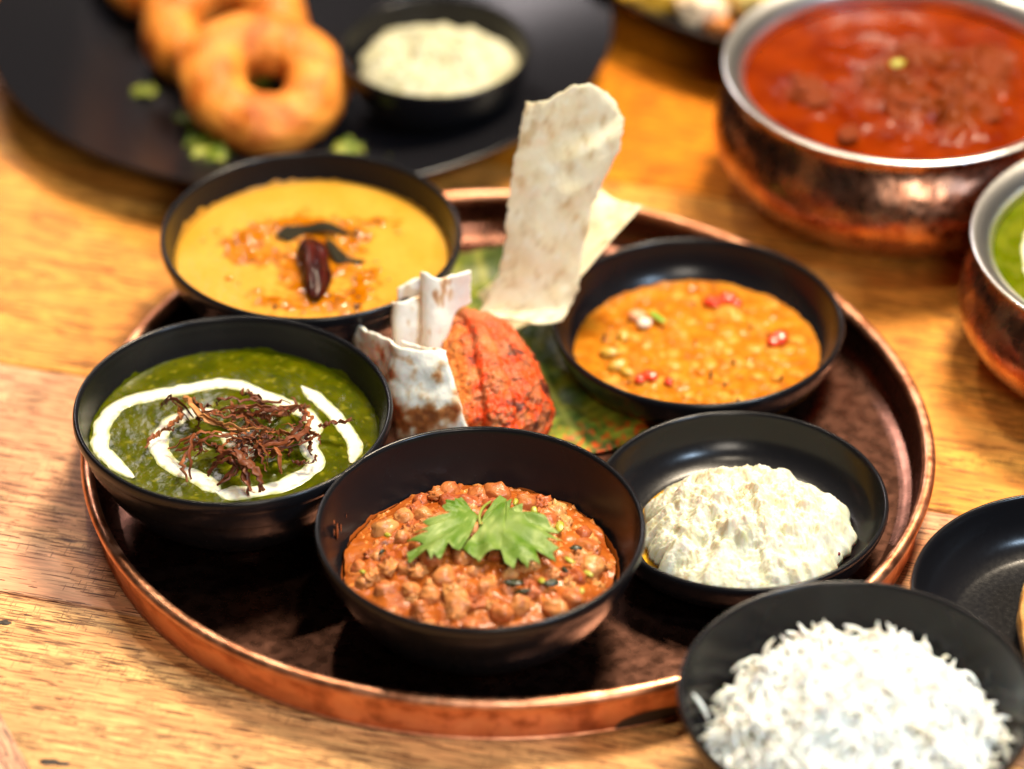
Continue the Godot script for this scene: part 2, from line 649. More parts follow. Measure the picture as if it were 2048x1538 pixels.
func shallow_profile() -> Array:
	return [Vector2(0, 0.0012), Vector2(0.043, 0.0012), Vector2(0.0445, 0), Vector2(0.0470, 0), Vector2(0.0478, 0.0025), Vector2(0.0520, 0.0042), Vector2(0.0590, 0.0085), Vector2(0.0640, 0.0150), Vector2(0.0668, 0.0215), Vector2(0.0680, 0.0252), Vector2(0.0679, 0.0270), Vector2(0.0671, 0.0279), Vector2(0.0660, 0.0276), Vector2(0.0652, 0.0260), Vector2(0.0640, 0.0210), Vector2(0.0618, 0.0150), Vector2(0.0580, 0.0100), Vector2(0.0530, 0.0070), Vector2(0.0470, 0.0056), Vector2(0.0300, 0.0052), Vector2(0, 0.0050)]

func bowl(called: String, pr: Array, from_lip: int, at: Vector3, label: String, group := "", s := 1.0) -> Node3D:
	var o := thing(called, label, "bowl", at, group)
	var all := smooth(pr, 5)
	var cut := from_lip * 5
	put("bowl_body", lathe(all, 200), M.black_ceramic, o)
	o.scale = Vector3.ONE * s
	return o

const B1 := Vector3(-0.120, 0.0034, 0.0278)
const B2 := Vector3(-0.0910, 0.0034, -0.1088)
const B3 := Vector3(-0.0104, 0.0034, 0.1114)
const B4 := Vector3(0.0892, 0.0034, -0.0765)
const B5 := Vector3(0.1037, 0.0034, 0.0570)
const B6 := Vector3(0.1425, 0.0002, 0.2185)

func bowls() -> void:
	bowl("deep_bowl", deep_profile(), 14, B1, "deep black bowl of green spinach curry at the tray's left edge", "black bowls on the copper tray")
	bowl("deep_bowl", deep_profile(), 14, B2, "deep black bowl of yellow curry beside the fritter plate", "black bowls on the copper tray")
	bowl("deep_bowl", deep_profile(), 14, B3, "deep black bowl of chickpea curry at the tray's front", "black bowls on the copper tray")
	bowl("shallow_bowl", shallow_profile(), 9, B4, "shallow black bowl of orange lentil stew near the papad", "black bowls on the copper tray")
	bowl("shallow_bowl", shallow_profile(), 9, B5, "shallow black bowl of lumpy white chutney behind the rice bowl", "black bowls on the copper tray", 0.95)
	bowl("rice_bowl", deep_profile(), 14, B6, "deep black bowl of white rice standing on the table in front", "", 1.03)

# thin smear of sauce left on a bowl's inner wall above the food
func sauce_film(pr: Array, inner_from: int, y0: float, most: float, sd: int, c: Color) -> ArrayMesh:
	var f := noise(sd, 1.0, 3)
	var wall := smooth(pr, 5).slice(inner_from * 5)
	var P := PackedVector3Array()
	var C := PackedColorArray()
	for j in 7:
		for i in 240:
			var a := TAU * i / 240
			var n := f.get_noise_2d(cos(a) * 1.6, sin(a) * 1.6) + 0.5 * f.get_noise_2d(cos(a) * 9.0, sin(a) * 9.0)
			var top := y0 + 0.0004 + most * pow(clampf(0.25 + n, 0, 1), 2.0)
			var y := lerpf(y0 - 0.0015, top, j / 6.0)
			var r := 0.0
			for k in wall.size() - 1:
				if wall[k].y >= y and wall[k + 1].y < y:
					r = lerpf(wall[k].x, wall[k + 1].x, (wall[k].y - y) / (wall[k].y - wall[k + 1].y))
			r -= 0.0004 * (1.0 - pow(j / 6.0, 3.0)) - (0.0002 if j == 6 else 0.0)
			P.append(Vector3(cos(a) * r, y, sin(a) * r))
			C.append(c)
	return grid(240, 7, P, true, C)

# ---------------------------------------------------------------- spinach curry
func palak() -> void:
	var f := noise(31, 55.0, 4)
	var g := noise(32, 140.0, 3)
	var lumps := [Vector3(0.033, 0.001, 0.013), Vector3(0.017, -0.012, 0.012), Vector3(0.022, 0.023, 0.012), Vector3(-0.012, 0.005, 0.014), Vector3(0.004, 0.033, 0.011), Vector3(-0.002, -0.024, 0.013)]
	var lift := func(x: float, z: float) -> float:
		var y := 0.0
		for l in lumps:
			y += 0.0026 * exp(-(pow(x - l.x, 2) + pow(z - l.y, 2)) / (l.z * l.z * 0.5))
		return y
	var hgt := func(x: float, z: float, q: float) -> float:
		return 0.0385 + 0.0003 * f.get_noise_2d(x, z) + 0.00012 * g.get_noise_2d(x, z) + lift.call(x, z) 
	var tint := func(x: float, z: float, y: float) -> Color:
		var n := f.get_noise_2d(x * 1.3 + 3.0, z * 1.3)
		var k := g.get_noise_2d(x + 7.0, z)
		var c := Color(0.042, 0.050, 0.0015).lerp(Color(0.076, 0.078, 0.0025), clampf(0.5 + n * 1.1, 0, 1))
		c = c.lerp(Color(0.32, 0.28, 0.02), smoothstep(0.30, 0.6, k) * 0.35)
		return c.lerp(Color(0.02, 0.03, 0.006), smoothstep(0.3, 0.6, f.get_noise_2d(x * 2.0, z * 2.0 + 9.0)) * 0.6)
	var t := thing("spinach_curry", "glossy green spinach curry swirled with white cream", "curry", B1)
	put("spinach_gravy", pool(0.0641, 90, 260, hgt, tint), M.curry_wet, t)
	put("sauce_film", sauce_film(deep_profile(), 18, 0.0385, 0.0032, 36, Color(0.05, 0.055, 0.002)), M.curry_wet, t)
	var paths := [
		[[Vector2(-42, 32), Vector2(-52, 20), Vector2(-58, 11), Vector2(-59, -3), Vector2(-56, -16), Vector2(-50, -24), Vector2(-40, -28), Vector2(-29, -32), Vector2(-16.5, -36), Vector2(-9, -38), Vector2(-1, -37), Vector2(9, -31), Vector2(21, -23), Vector2(30, -16), Vector2(34.7, -7), Vector2(34.7, 3), Vector2(33.5, 11), Vector2(37.6, 19), Vector2(34, 27.6), Vector2(24, 36.5), Vector2(12.6, 41.5), Vector2(2.8, 43.4), Vector2(-5.7, 42)], 0.0088],
		[[Vector2(-10, -17), Vector2(-20, -15), Vector2(-28, -9.4), Vector2(-32, -1.6), Vector2(-33, 7.4), Vector2(-30, 17.7), Vector2(-23.5, 26), Vector2(-15.6, 30), Vector2(-9, 36.6), Vector2(-4, 42)], 0.0088],
		[[Vector2(28.4, -36), Vector2(36.7, -25.4), Vector2(44, -13.6), Vector2(50, -2), Vector2(54, 9.7), Vector2(52.4, 21)], 0.0074],
		[[Vector2(-6.5, 1), Vector2(0.7, 6), Vector2(5.7, 11), Vector2(9, 20)], 0.0100],
		[[Vector2(11, -3), Vector2(6, 2), Vector2(1.6, 8.6)], 0.0070]]
	for k in paths.size():
		put("cream_swirl", ribbon(paths[k][0], paths[k][1] * 0.94, 0.0388, 0.00055, 70 + k, lift), M.cream, t)
	# crisp fried onion heaped on top
	var o := thing("fried_onion", "tangle of crisp brown fried onion shreds on the spinach curry", "garnish", B1 + Vector3(0.004, 0.0393, 0.006))
	var guides := [[-25, -25, -22, -15, -17, -3, -6, 3, 4, 2], [-24, -24, -20, -10, -10, 0, 0, 1, 12, -3], [24, -26, 29, -12, 30, 0, 22, 10, 14, 16], [22, -22, 14, -14, 4, -13, -6, -16, -10, -18], [28, -6, 31, 4, 24, 14, 12, 15, 4, 12], [-12, 12, -6, 20, 0, 28, 4, 38, 7, 46], [-9, 13, -2, 22, 5, 30, 10, 36, 12, 40], [-15, 10, -22, 16, -24, 24, -22, 30], [-30, 10, -22, 13, -14, 12, -4, 10, 4, 4], [-36, -18, -30, -14, -22, -12], [0, -30, 2, -22, 6, -16, 14, -14], [16, 14, 20, 22, 20, 30], [6, 12, 8, 20, 12, 26], [-14, 30, -6, 28, -2, 33, -8, 38], [-4, -12, 6, -8, 16, -8, 26, -14, 30, -22]]
	var fr := noise(33, 60.0, 2)
	for k in 60:
		var pts := []
		if k < guides.size() * 2:
			var gd: Array = guides[k % guides.size()]
			var jx := rng.randf_range(-2.5, 2.5)
			var jz := rng.randf_range(-2.5, 2.5)
			for i in range(0, gd.size(), 2):
				var q := float(i) / (gd.size() - 2)
				pts.append(Vector3(gd[i] + jx + rng.randf_range(-1.2, 1.2), 1.6 + rng.randf_range(0, 5.0) + 8.0 * sin(q * PI), gd[i + 1] + jz + rng.randf_range(-1.2, 1.2)) * 0.001)
		else:
			var p := Vector3(rng.randfn(3, 13), rng.randf_range(2.5, 8.0), rng.randfn(1, 10))
			var a := rng.randf() * TAU
			var da := rng.randf_range(-0.5, 0.5)
			for i in 6:
				pts.append(p * 0.001)
				p += Vector3(cos(a), rng.randf_range(-0.35, 0.35), sin(a)) * rng.randf_range(2.5, 4.2)
				p.y = clampf(p.y, 1.8, 11.0)
				a += da + rng.randf_range(-0.4, 0.4)
		var n := pts.size() * 5
		var line := curve(pts, n)
		var rad := PackedFloat32Array()
		var C := PackedColorArray()
		var base := rng.randf_range(0.00075, 0.00155) * (1.35 if k < 2 else 1.0)
		var tone := Color(0.095, 0.024, 0.009).lerp(Color(0.30, 0.095, 0.028), pow(rng.randf(), 2.0))
		if k < 2:
			tone = Color(0.45, 0.19, 0.06)
		for i in n:
			var q := float(i) / (n - 1)
			line[i] += Vector3(fr.get_noise_2d(i * 0.02 + k, 0), fr.get_noise_2d(i * 0.02 + k, 5), fr.get_noise_2d(i * 0.02 + k, 9)) * 0.0016
			rad.append(base * (0.25 + 0.75 * pow(sin(PI * clampf(q, 0.03, 0.97)), 0.5)) * (1.0 + 0.45 * fr.get_noise_2d(i * 0.03, k)))
			C.append(tone * (1.0 + 0.6 * fr.get_noise_2d(i * 0.02, k + 40.0)))
		put("onion_shred", tube(line, rad, 8, 0.32, C), M.shreds, o)

# ---------------------------------------------------------------- yellow curry
func dal() -> void:
	var f := noise(41, 40.0, 3)
	var speck := noise(42, 220.0, 3)
	var strokes := [[Vector2(-35, -14), Vector2(-33, -2), 6.5], [Vector2(-33, -4), Vector2(-24, 1), 5.5], [Vector2(-25, -21), Vector2(-32, -10), 6.0], [Vector2(-25, -22), Vector2(-7, -29), 5.5], [Vector2(-7, -29), Vector2(14, -24), 6.5], [Vector2(14, -24), Vector2(22, -17), 5.0], [Vector2(20, -20), Vector2(18, -8), 6.0], [Vector2(18, -26), Vector2(36, -30), 2.0], [Vector2(-20, -2), Vector2(-8, 8), 6.0], [Vector2(-10, 2), Vector2(-5, 28), 5.5], [Vector2(-4, 24), Vector2(8, 36), 5.0], [Vector2(-22, 33), Vector2(-4, 41), 4.0], [Vector2(-14, 39), Vector2(18, 41), 4.0], [Vector2(24, 14), Vector2(22, 34), 6.0], [Vector2(0, -16), Vector2(6, 10), 9.0], [Vector2(15, 4), Vector2(24, 16), 4.0], [Vector2(14, 34), Vector2(22, 40), 4.0]]
	var hgt := func(x: float, z: float, q: float) -> float:
		return 0.0402 + 0.00025 * f.get_noise_2d(x * 0.6, z * 0.6) 
	var mask := func(x: float, z: float) -> float:
		var p := Vector2(x, z) * 1000.0 + Vector2(f.get_noise_2d(x * 3, z * 3), f.get_noise_2d(x * 3 + 5, z * 3)) * 9.0
		var s := -9.0
		for k in strokes:
			s = maxf(s, k[2] - p.distance_to(Geometry2D.get_closest_point_to_segment(p, k[0], k[1])))
		return s
	var tint := func(x: float, z: float, y: float) -> Color:
		var c := Color(0.53, 0.250, 0.026).lerp(Color(0.57, 0.285, 0.038), clampf(0.5 + f.get_noise_2d(x, z), 0, 1))
		c = c.lerp(Color(0.42, 0.130, 0.003), smoothstep(-4.0, 1.0, mask.call(x, z)) * 0.8)
		return c * (1.0 + 0.10 * speck.get_noise_2d(x, z))
	var film := func(x: float, z: float, q: float) -> float:
		return 0.0393 + 0.0013 * smoothstep(-2.5, 3.0, mask.call(x, z) + 3.5 * speck.get_noise_2d(x * 0.4, z * 0.4))
	var amber := func(x: float, z: float, y: float) -> Color:
		return Color(0.30, 0.080, 0.002).lerp(Color(0.44, 0.150, 0.005), clampf(0.5 + speck.get_noise_2d(x * 0.5, z * 0.5), 0, 1))
	var t := thing("yellow_curry", "smooth yellow curry with streaks of orange tempering oil", "curry", B2)
	put("curry_sauce", pool(0.0637, 110, 260, hgt, tint), M.curry_smooth, t)
	put("sauce_film", sauce_film(deep_profile(), 18, 0.0402, 0.0030, 46, Color(0.46, 0.21, 0.024)), M.curry_smooth, t)
	put("tempering_oil", pool(0.0600, 100, 240, film, amber), M.oily, t)
	# seeds and drops of oil that catch the light
	var seed_m := flat_mat("mustard_seed", lin(0.10, 0.035, 0.010), 0.25)
	var drop_m := flat_mat("oil_drop", lin(0.62, 0.25, 0.02), 0.06)
	var herb_m := flat_mat("herb", lin(0.16, 0.26, 0.02), 0.4)
	var bits := [Vector2(-9.6, -24.3), Vector2(11.7, -15.8), Vector2(-27, -3.3), Vector2(-24.6, 1.9), Vector2(-22.2, -9.2), Vector2(-2.7, -7.3), Vector2(-13, -16.4), Vector2(22.1, 11.3), Vector2(12.3, 30.4), Vector2(15, 31.4), Vector2(-13, 38.6), Vector2(-37.6, 17.9), Vector2(-13.5, 5), Vector2(-5.5, -14.4), Vector2(18, 35)]
	for k in bits.size():
		var r := rng.randf_range(0.0013, 0.0021)
		put("oil_drop", blob(Vector3(r, r * 0.75, r), f, 0.06, 16, 9), drop_m, t, Vector3(bits[k].x * 0.001, 0.0405, bits[k].y * 0.001))
	for k in 26:
		var a: Array = strokes[rng.randi() % strokes.size()]
		var p: Vector2 = a[0].lerp(a[1], rng.randf()) + Vector2(rng.randfn(0, 2.5), rng.randfn(0, 2.5))
		var r := rng.randf_range(0.0007, 0.0011)
		put("mustard_seed", blob(Vector3(r, r * 0.8, r), f, 0.05, 10, 7), seed_m, t, Vector3(p.x * 0.001, 0.0408, p.y * 0.001))
	for p in [Vector2(-51.8, -13), Vector2(36.5, 18.3), Vector2(-33, 22), Vector2(22, 12), Vector2(40, -20), Vector2(-46, -22), Vector2(30, 4)]:
		var o := put("herb_fleck", blob(Vector3(rng.randf_range(0.001, 0.003), 0.0003, 0.0009), f, 0.3, 10, 5), herb_m, t, Vector3(p.x * 0.001, 0.0407, p.y * 0.001))
		o.rotation.y = rng.randf_range(-0.6, 0.6)
	# dried chilli
	var line := curve([Vector3(-1.6, 3.5, -8.5), Vector3(0.2, 4.6, 2), Vector3(2.4, 4.6, 15), Vector3(3.4, 4.2, 27), Vector3(3.2, 3.0, 38.5)].map(func(v): return v * 0.001), 46)
	var P := PackedVector3Array()
	var C := PackedColorArray()
	for j in 46:
		var q := j / 45.0
		var r := 0.0064 * pow(sin(PI * clampf(q * 0.90 + 0.075, 0.012, 0.985)), 0.6)
		for i in 28:
			var a := TAU * i / 28
			var k := 1.0 + 0.6 * f.get_noise_2d(cos(a) * 0.05 + q * 0.03, sin(a) * 0.04 + 2.0) + 0.10 * sin(a * 3.0 + q * 5.0)
			P.append(line[j] + Vector3(cos(a) * r * k, sin(a) * r * k * 0.8, 0))
			C.append(Color(0.020, 0.005, 0.005).lerp(Color(0.085, 0.014, 0.009), clampf(0.3 + f.get_noise_2d(a * 0.03, q * 0.05), 0, 1)))
	var ch := tag(put("dried_chilli", grid(28, 46, P, true, C), M.curry_smooth), "wrinkled dark red dried chilli floating on the yellow curry", "chilli")
	ch.position = B2 + Vector3(0, 0.0396, -0.001)
	# two fried curry leaves
	var dk := func(x: float, z: float) -> Color: return Color(0.022, 0.016, 0.009)
	var wave := func(x: float, z: float) -> float: return 0.0008 + 0.0016 * sin(x * 260.0) + 0.0012 * cos(z * 300.0)
	var l1 := put("curry_leaf", leaf([Vector2(6, -11), Vector2(10, -9), Vector2(13, -2), Vector2(17, 2.5), Vector2(25.5, 6.5), Vector2(17, 9.5), Vector2(11, 7), Vector2(7.5, 0)], 0.0006, wave, dk, 3), M.charred, self, B2 + Vector3(0, 0.0412, -0.001))
	tag(l1, "dark fried curry leaf on the right of the dried chilli", "leaf", "fried curry leaves")
	var l2 := put("curry_leaf", leaf([Vector2(-18, -13), Vector2(-13, -20), Vector2(-6, -24), Vector2(8, -21), Vector2(21, -17), Vector2(8, -15.5), Vector2(-4, -17), Vector2(-11, -11)], 0.0006, wave, dk, 3), M.charred, self, B2 + Vector3(0, 0.0412, -0.001))
	tag(l2, "dark fried curry leaf lying behind the dried chilli", "leaf", "fried curry leaves")

# ---------------------------------------------------------------- chickpea curry
func chickpeas() -> void:
	var f := noise(51, 70.0, 4)
	var g := noise(52, 190.0, 3)
	var dome := func(x: float, z: float, q: float) -> float:
		return 0.0290 + 0.0105 * (1.0 - q * q) + 0.003 * f.get_noise_2d(x * 0.8, z * 0.8) * (1.0 - q * 0.5)
	var hgt := func(x: float, z: float, q: float) -> float:
		return dome.call(x, z, q) + 0.0030 * absf(f.get_noise_2d(x * 1.9, z * 1.9)) + 0.0015 * g.get_noise_2d(x, z)
	var tint := func(x: float, z: float, y: float) -> Color:
		var n := clampf(0.5 + 0.9 * f.get_noise_2d(x + 2, z), 0, 1)
		var c := Color(0.36, 0.072, 0.013).lerp(Color(0.66, 0.23, 0.05), n)
		return c.lerp(Color(0.14, 0.03, 0.01), smoothstep(0.2, 0.5, g.get_noise_2d(x + 5, z)) * 0.6)
	var wob := func(a: float) -> float: return 0.985 + 0.05 * f.get_noise_2d(cos(a) * 0.03, sin(a) * 0.03)
	var t := thing("chickpea_curry", "chunky orange brown chickpea curry heaped in the front bowl", "curry", B3)
	put("thick_gravy", pool(0.0592, 100, 300, hgt, tint, 0.006, wob), M.gravy_rough, t)
	var meshes := []
	for k in 6:
		meshes.append(chickpea(f, k))
	var tones := []
	for c in [lin(0.46, 0.145, 0.038), lin(0.52, 0.200, 0.058), lin(0.38, 0.095, 0.026), lin(0.58, 0.26, 0.080)]:
		var m := mat("chickpea_skin_%d" % tones.size(), c, 0.30)
		m.vertex_color_use_as_albedo = true
		m.metallic_specular = 0.4
		bump(m, tx_lump, 0.04, 40.0)
		tones.append(m)
	var spots := []
	for tries in 3000:
		if spots.size() >= 60:
			break
		var a := rng.randf() * TAU
		var rr := sqrt(rng.randf()) * 0.0525
		var v := Vector2(cos(a), sin(a)) * rr
		# thinner at the back right, where mash and sauce show
		if v.y < 0.0 and v.x > -0.02 and rng.randf() < 0.7:
			continue
		var ok := true
		for s in spots:
			if v.distance_to(s) < 0.0088:
				ok = false
				break
		if ok:
			spots.append(v)
	for v in spots:
		var o := put("chickpea", meshes[rng.randi() % 6], tones[[0, 0, 1, 1, 2, 3][rng.randi() % 6]], t)
		var q: float = v.length() / 0.060
		o.position = Vector3(v.x, dome.call(v.x, v.y, q) + rng.randf_range(-0.0014, 0.0018), v.y)
		o.rotation = Vector3(rng.randf() * TAU, rng.randf() * TAU, rng.randf() * TAU)
		o.scale = Vector3.ONE * rng.randf_range(0.80, 1.30)
	# crushed chickpea and onion lumps, and the oily sauce that lies between them
	var bits_m := []
	for k in 5:
		bits_m.append(blob(Vector3(0.0046, 0.0030, 0.0038), f, 0.9, 22, 14, Vector3(k * 11.0, 2, 0)))
	for k in 84:
		var a := rng.randf() * TAU
		var q := sqrt(rng.randf()) * 0.94
		var v := Vector2(cos(a), sin(a)) * q * 0.055
		var o := put("crushed_chickpea", bits_m[k % 5], tones[rng.randi() % 4], t, Vector3(v.x, dome.call(v.x, v.y, q) + rng.randf_range(-0.0008, 0.0022), v.y))
		o.rotation = Vector3(rng.randf_range(-0.5, 0.5), rng.randf() * TAU, rng.randf_range(-0.5, 0.5))
		o.scale = Vector3.ONE * rng.randf_range(0.45, 1.25)
	var wet := func(x: float, z: float, q: float) -> float:
		return dome.call(x, z, q) + 0.0012 + 0.0011 * f.get_noise_2d(x * 0.5 + 6, z * 0.5)
	var red := func(x: float, z: float, y: float) -> Color: return Color(0.28, 0.060, 0.008).lerp(Color(0.40, 0.110, 0.018), clampf(0.5 + f.get_noise_2d(x, z + 3), 0, 1))
	put("oily_sauce", pool(0.0594, 60, 200, wet, red, 0.006, wob), M.thick_sauce, t)
	put("sauce_film", sauce_film(deep_profile(), 18, 0.0285, 0.0026, 56, Color(0.24, 0.055, 0.010)), M.thick_sauce, t)
	# sauce smeared on the bowl's wall
	for v in [[-61.5, 39, -14, 3.0, 1.2], [-60.2, 36, -20, 2.0, 0.8], [-62.5, 43, -8, 1.4, 0.8], [-58, 37, -27, 1.6, 0.6], [-63, 41.5, -17, 1.0, 1.0]]:
		var o := put("sauce_smear", blob(Vector3(v[4] * 0.001, v[3] * 0.001, v[3] * 0.001), f, 0.8, 16, 10, Vector3(v[0], 0, 0)), tones[2], t, Vector3(v[0], v[1], v[2]) * 0.001)
		o.scale.x = 0.35
	# chopped herb bits
	var dark := flat_mat("dark_herb", lin(0.022, 0.028, 0.010), 0.3)
	var lime := flat_mat("lime_herb", lin(0.34, 0.33, 0.03), 0.35)
	var bits := [[30, 22, 0, 3.2], [14, 24, 0, 4.0], [18, 29, 0, 3.5], [41, -3, 0, 2.5], [38, 6, 1, 2.6], [26, 21, 1, 2.4], [34, -17, 1, 3.2], [-2, 54, 0, 2.0], [46, 12, 1, 2.4], [23, -26, 1, 2.5], [-40, -12, 1, 2.0], [-50, 10, 1, 2.0], [36, 12, 0, 1.6], [-26, 4, 0, 3.0], [4, 50, 0, 1.8], [43, 24, 1, 2.0], [15, -34, 1, 2.0], [-42, -2, 0, 1.6], [28, -12, 0, 2.2], [48, 2, 1, 1.8]]
	for b in bits:
		var v := Vector2(b[0], b[1]) * 0.001
		var o := put("herb_piece", blob(Vector3(b[3] * 0.0011, 0.0009, b[3] * 0.0006), f, 0.45, 12, 7, Vector3(b[0], 0, 0)), dark if b[2] == 0 else lime, t)
		o.position = Vector3(v.x, dome.call(v.x, v.y, v.length() / 0.06) + 0.0042, v.y)
		o.rotation = Vector3(rng.randf_range(-0.4, 0.4), rng.randf() * TAU, rng.randf_range(-0.4, 0.4))
	# coriander
	var veins := noise(53, 120.0, 2)
	var green := func(x: float, z: float) -> Color:
		var a := atan2(z + 0.014, x)
		var v := absf(sin(a * 7.0 + 3.0 * veins.get_noise_2d(x, z)))
		return Color(0.13, 0.215, 0.032).lerp(Color(0.34, 0.42, 0.125), pow(1.0 - v, 3.0) * 0.8 + 0.5 * veins.get_noise_2d(x * 0.4, z * 0.4))
	var y0 := 0.0462
	var bendL := func(x: float, z: float) -> float: return y0 + 0.0030 * sin((x + 0.03) * 120.0) + 0.0011 * sin(atan2(z + 0.016, x + 0.001) * 15.0) * minf(1.0, Vector2(x, z + 0.016).length() * 45.0) - 1.8 * x * x - 2.2 * z * z + 0.0007 * veins.get_noise_2d(x, z)
	var bendR := func(x: float, z: float) -> float: return y0 + 0.0008 + 0.0024 * sin((x - 0.004) * 110.0 + z * 40.0) + 0.0011 * sin(atan2(z + 0.016, x + 0.001) * 15.0) * minf(1.0, Vector2(x, z + 0.016).length() * 45.0) - 1.5 * x * x - 2.6 * z * z + 0.0007 * veins.get_noise_2d(x, z)
	var L := [Vector2(-0.8, -17.9), Vector2(-3.8, -20.9), Vector2(-8.4, -29.5), Vector2(-11.4, -28.3), Vector2(-11, -24.6), Vector2(-15.2, -25.8), Vector2(-14.4, -20.9), Vector2(-16.6, -19.6), Vector2(-12.9, -14.5), Vector2(-24.7, -11.1), Vector2(-20.7, -7.8), Vector2(-28.4, -6.2), Vector2(-22.0, -1.6), Vector2(-31.6, -0.2), Vector2(-23.7, 3.2), Vector2(-31.1, 7), Vector2(-30.2, 13), Vector2(-22.9, 9.7), Vector2(-20.5, 16.5), Vector2(-19.8, 13), Vector2(-16.8, 15.3), Vector2(-13.4, 5.6), Vector2(-8.7, 10.5), Vector2(-5.1, 1), Vector2(-2.2, -11.1)]
	var R := [Vector2(0, -12.4), Vector2(1.5, -19.7), Vector2(6, -30.8), Vector2(8.2, -34.5), Vector2(11.3, -33.3), Vector2(10.5, -29.6), Vector2(13.5, -29.6), Vector2(12.2, -21.7), Vector2(18.1, -22.2), Vector2(17.8, -15.2), Vector2(27.1, -13.7), Vector2(30.1, -8.8), Vector2(33.8, -6.4), Vector2(26.4, -4.2), Vector2(35.2, -0.4), Vector2(27.8, 1.8), Vector2(33.7, 5.6), Vector2(30.7, 8), Vector2(32.2, 11.6), Vector2(23.2, 8.4), Vector2(25.5, 17.6), Vector2(21, 16.4), Vector2(20.3, 20.5), Vector2(15.6, 14.8), Vector2(14.3, 21.1), Vector2(10.6, 18.8), Vector2(8.8, 9.4), Vector2(2.4, 11.7), Vector2(-0.5, 15.3), Vector2(-2, 11.7), Vector2(-5, 9.3), Vector2(-8, 4.6), Vector2(-3.6, -1.5), Vector2(-0.7, -8.7)]
	var c1 := put("coriander_leaf", leaf(L, 0.0003, bendL, green, 3), M.leaf, self, B3)
	tag(c1, "left lobed coriander leaf of the two on the chickpea curry", "leaf", "coriander leaves")
	var c2 := put("coriander_leaf", leaf(R, 0.0003, bendR, green, 3), M.leaf, self, B3)
	var stem := PackedFloat32Array()
	for k in 20:
		stem.append(0.00075 - k * 0.00001)
	put("leaf_stem", tube(curve(mmv([Vector3(0, 45.5, -10), Vector3(-0.5, 45.8, -16), Vector3(1, 45, -23), Vector3(4, 42, -31)]), 20), stem, 7), flat_mat("stalk", lin(0.24, 0.28, 0.04), 0.4), c2)
	tag(c2, "right, larger coriander leaf of the two on the chickpea curry", "leaf", "coriander leaves")

func chickpea(f: FastNoiseLite, k: int) -> ArrayMesh:
	var P := PackedVector3Array()
	var C := PackedColorArray()
	for j in 15:
		var th := PI * j / 14
		for i in 20:
			var a := TAU * i / 20
			var d := Vector3(sin(th) * cos(a), cos(th), sin(th) * sin(a))
			var r := 0.0047 * (1.0 + 0.30 * f.get_noise_3d(d.x * 0.016 + k, d.y * 0.016, d.z * 0.016) + 0.22 * pow(maxf(0.0, d.y), 10.0))
			r *= 1.0 - 0.16 * exp(-d.x * d.x * 14.0) * clampf(d.z + 0.2, 0, 1)
			P.append(d * r * Vector3(1.12, 0.86, 0.96))
			C.append(Color(0.72, 0.52, 0.5).lerp(Color(1.15, 1.35, 1.5), clampf(0.5 + 1.1 * f.get_noise_3d(d.x * 0.012 + k + 4.0, d.y * 0.012, d.z * 0.012), 0, 1)))
	return grid(20, 15, P, true, C)

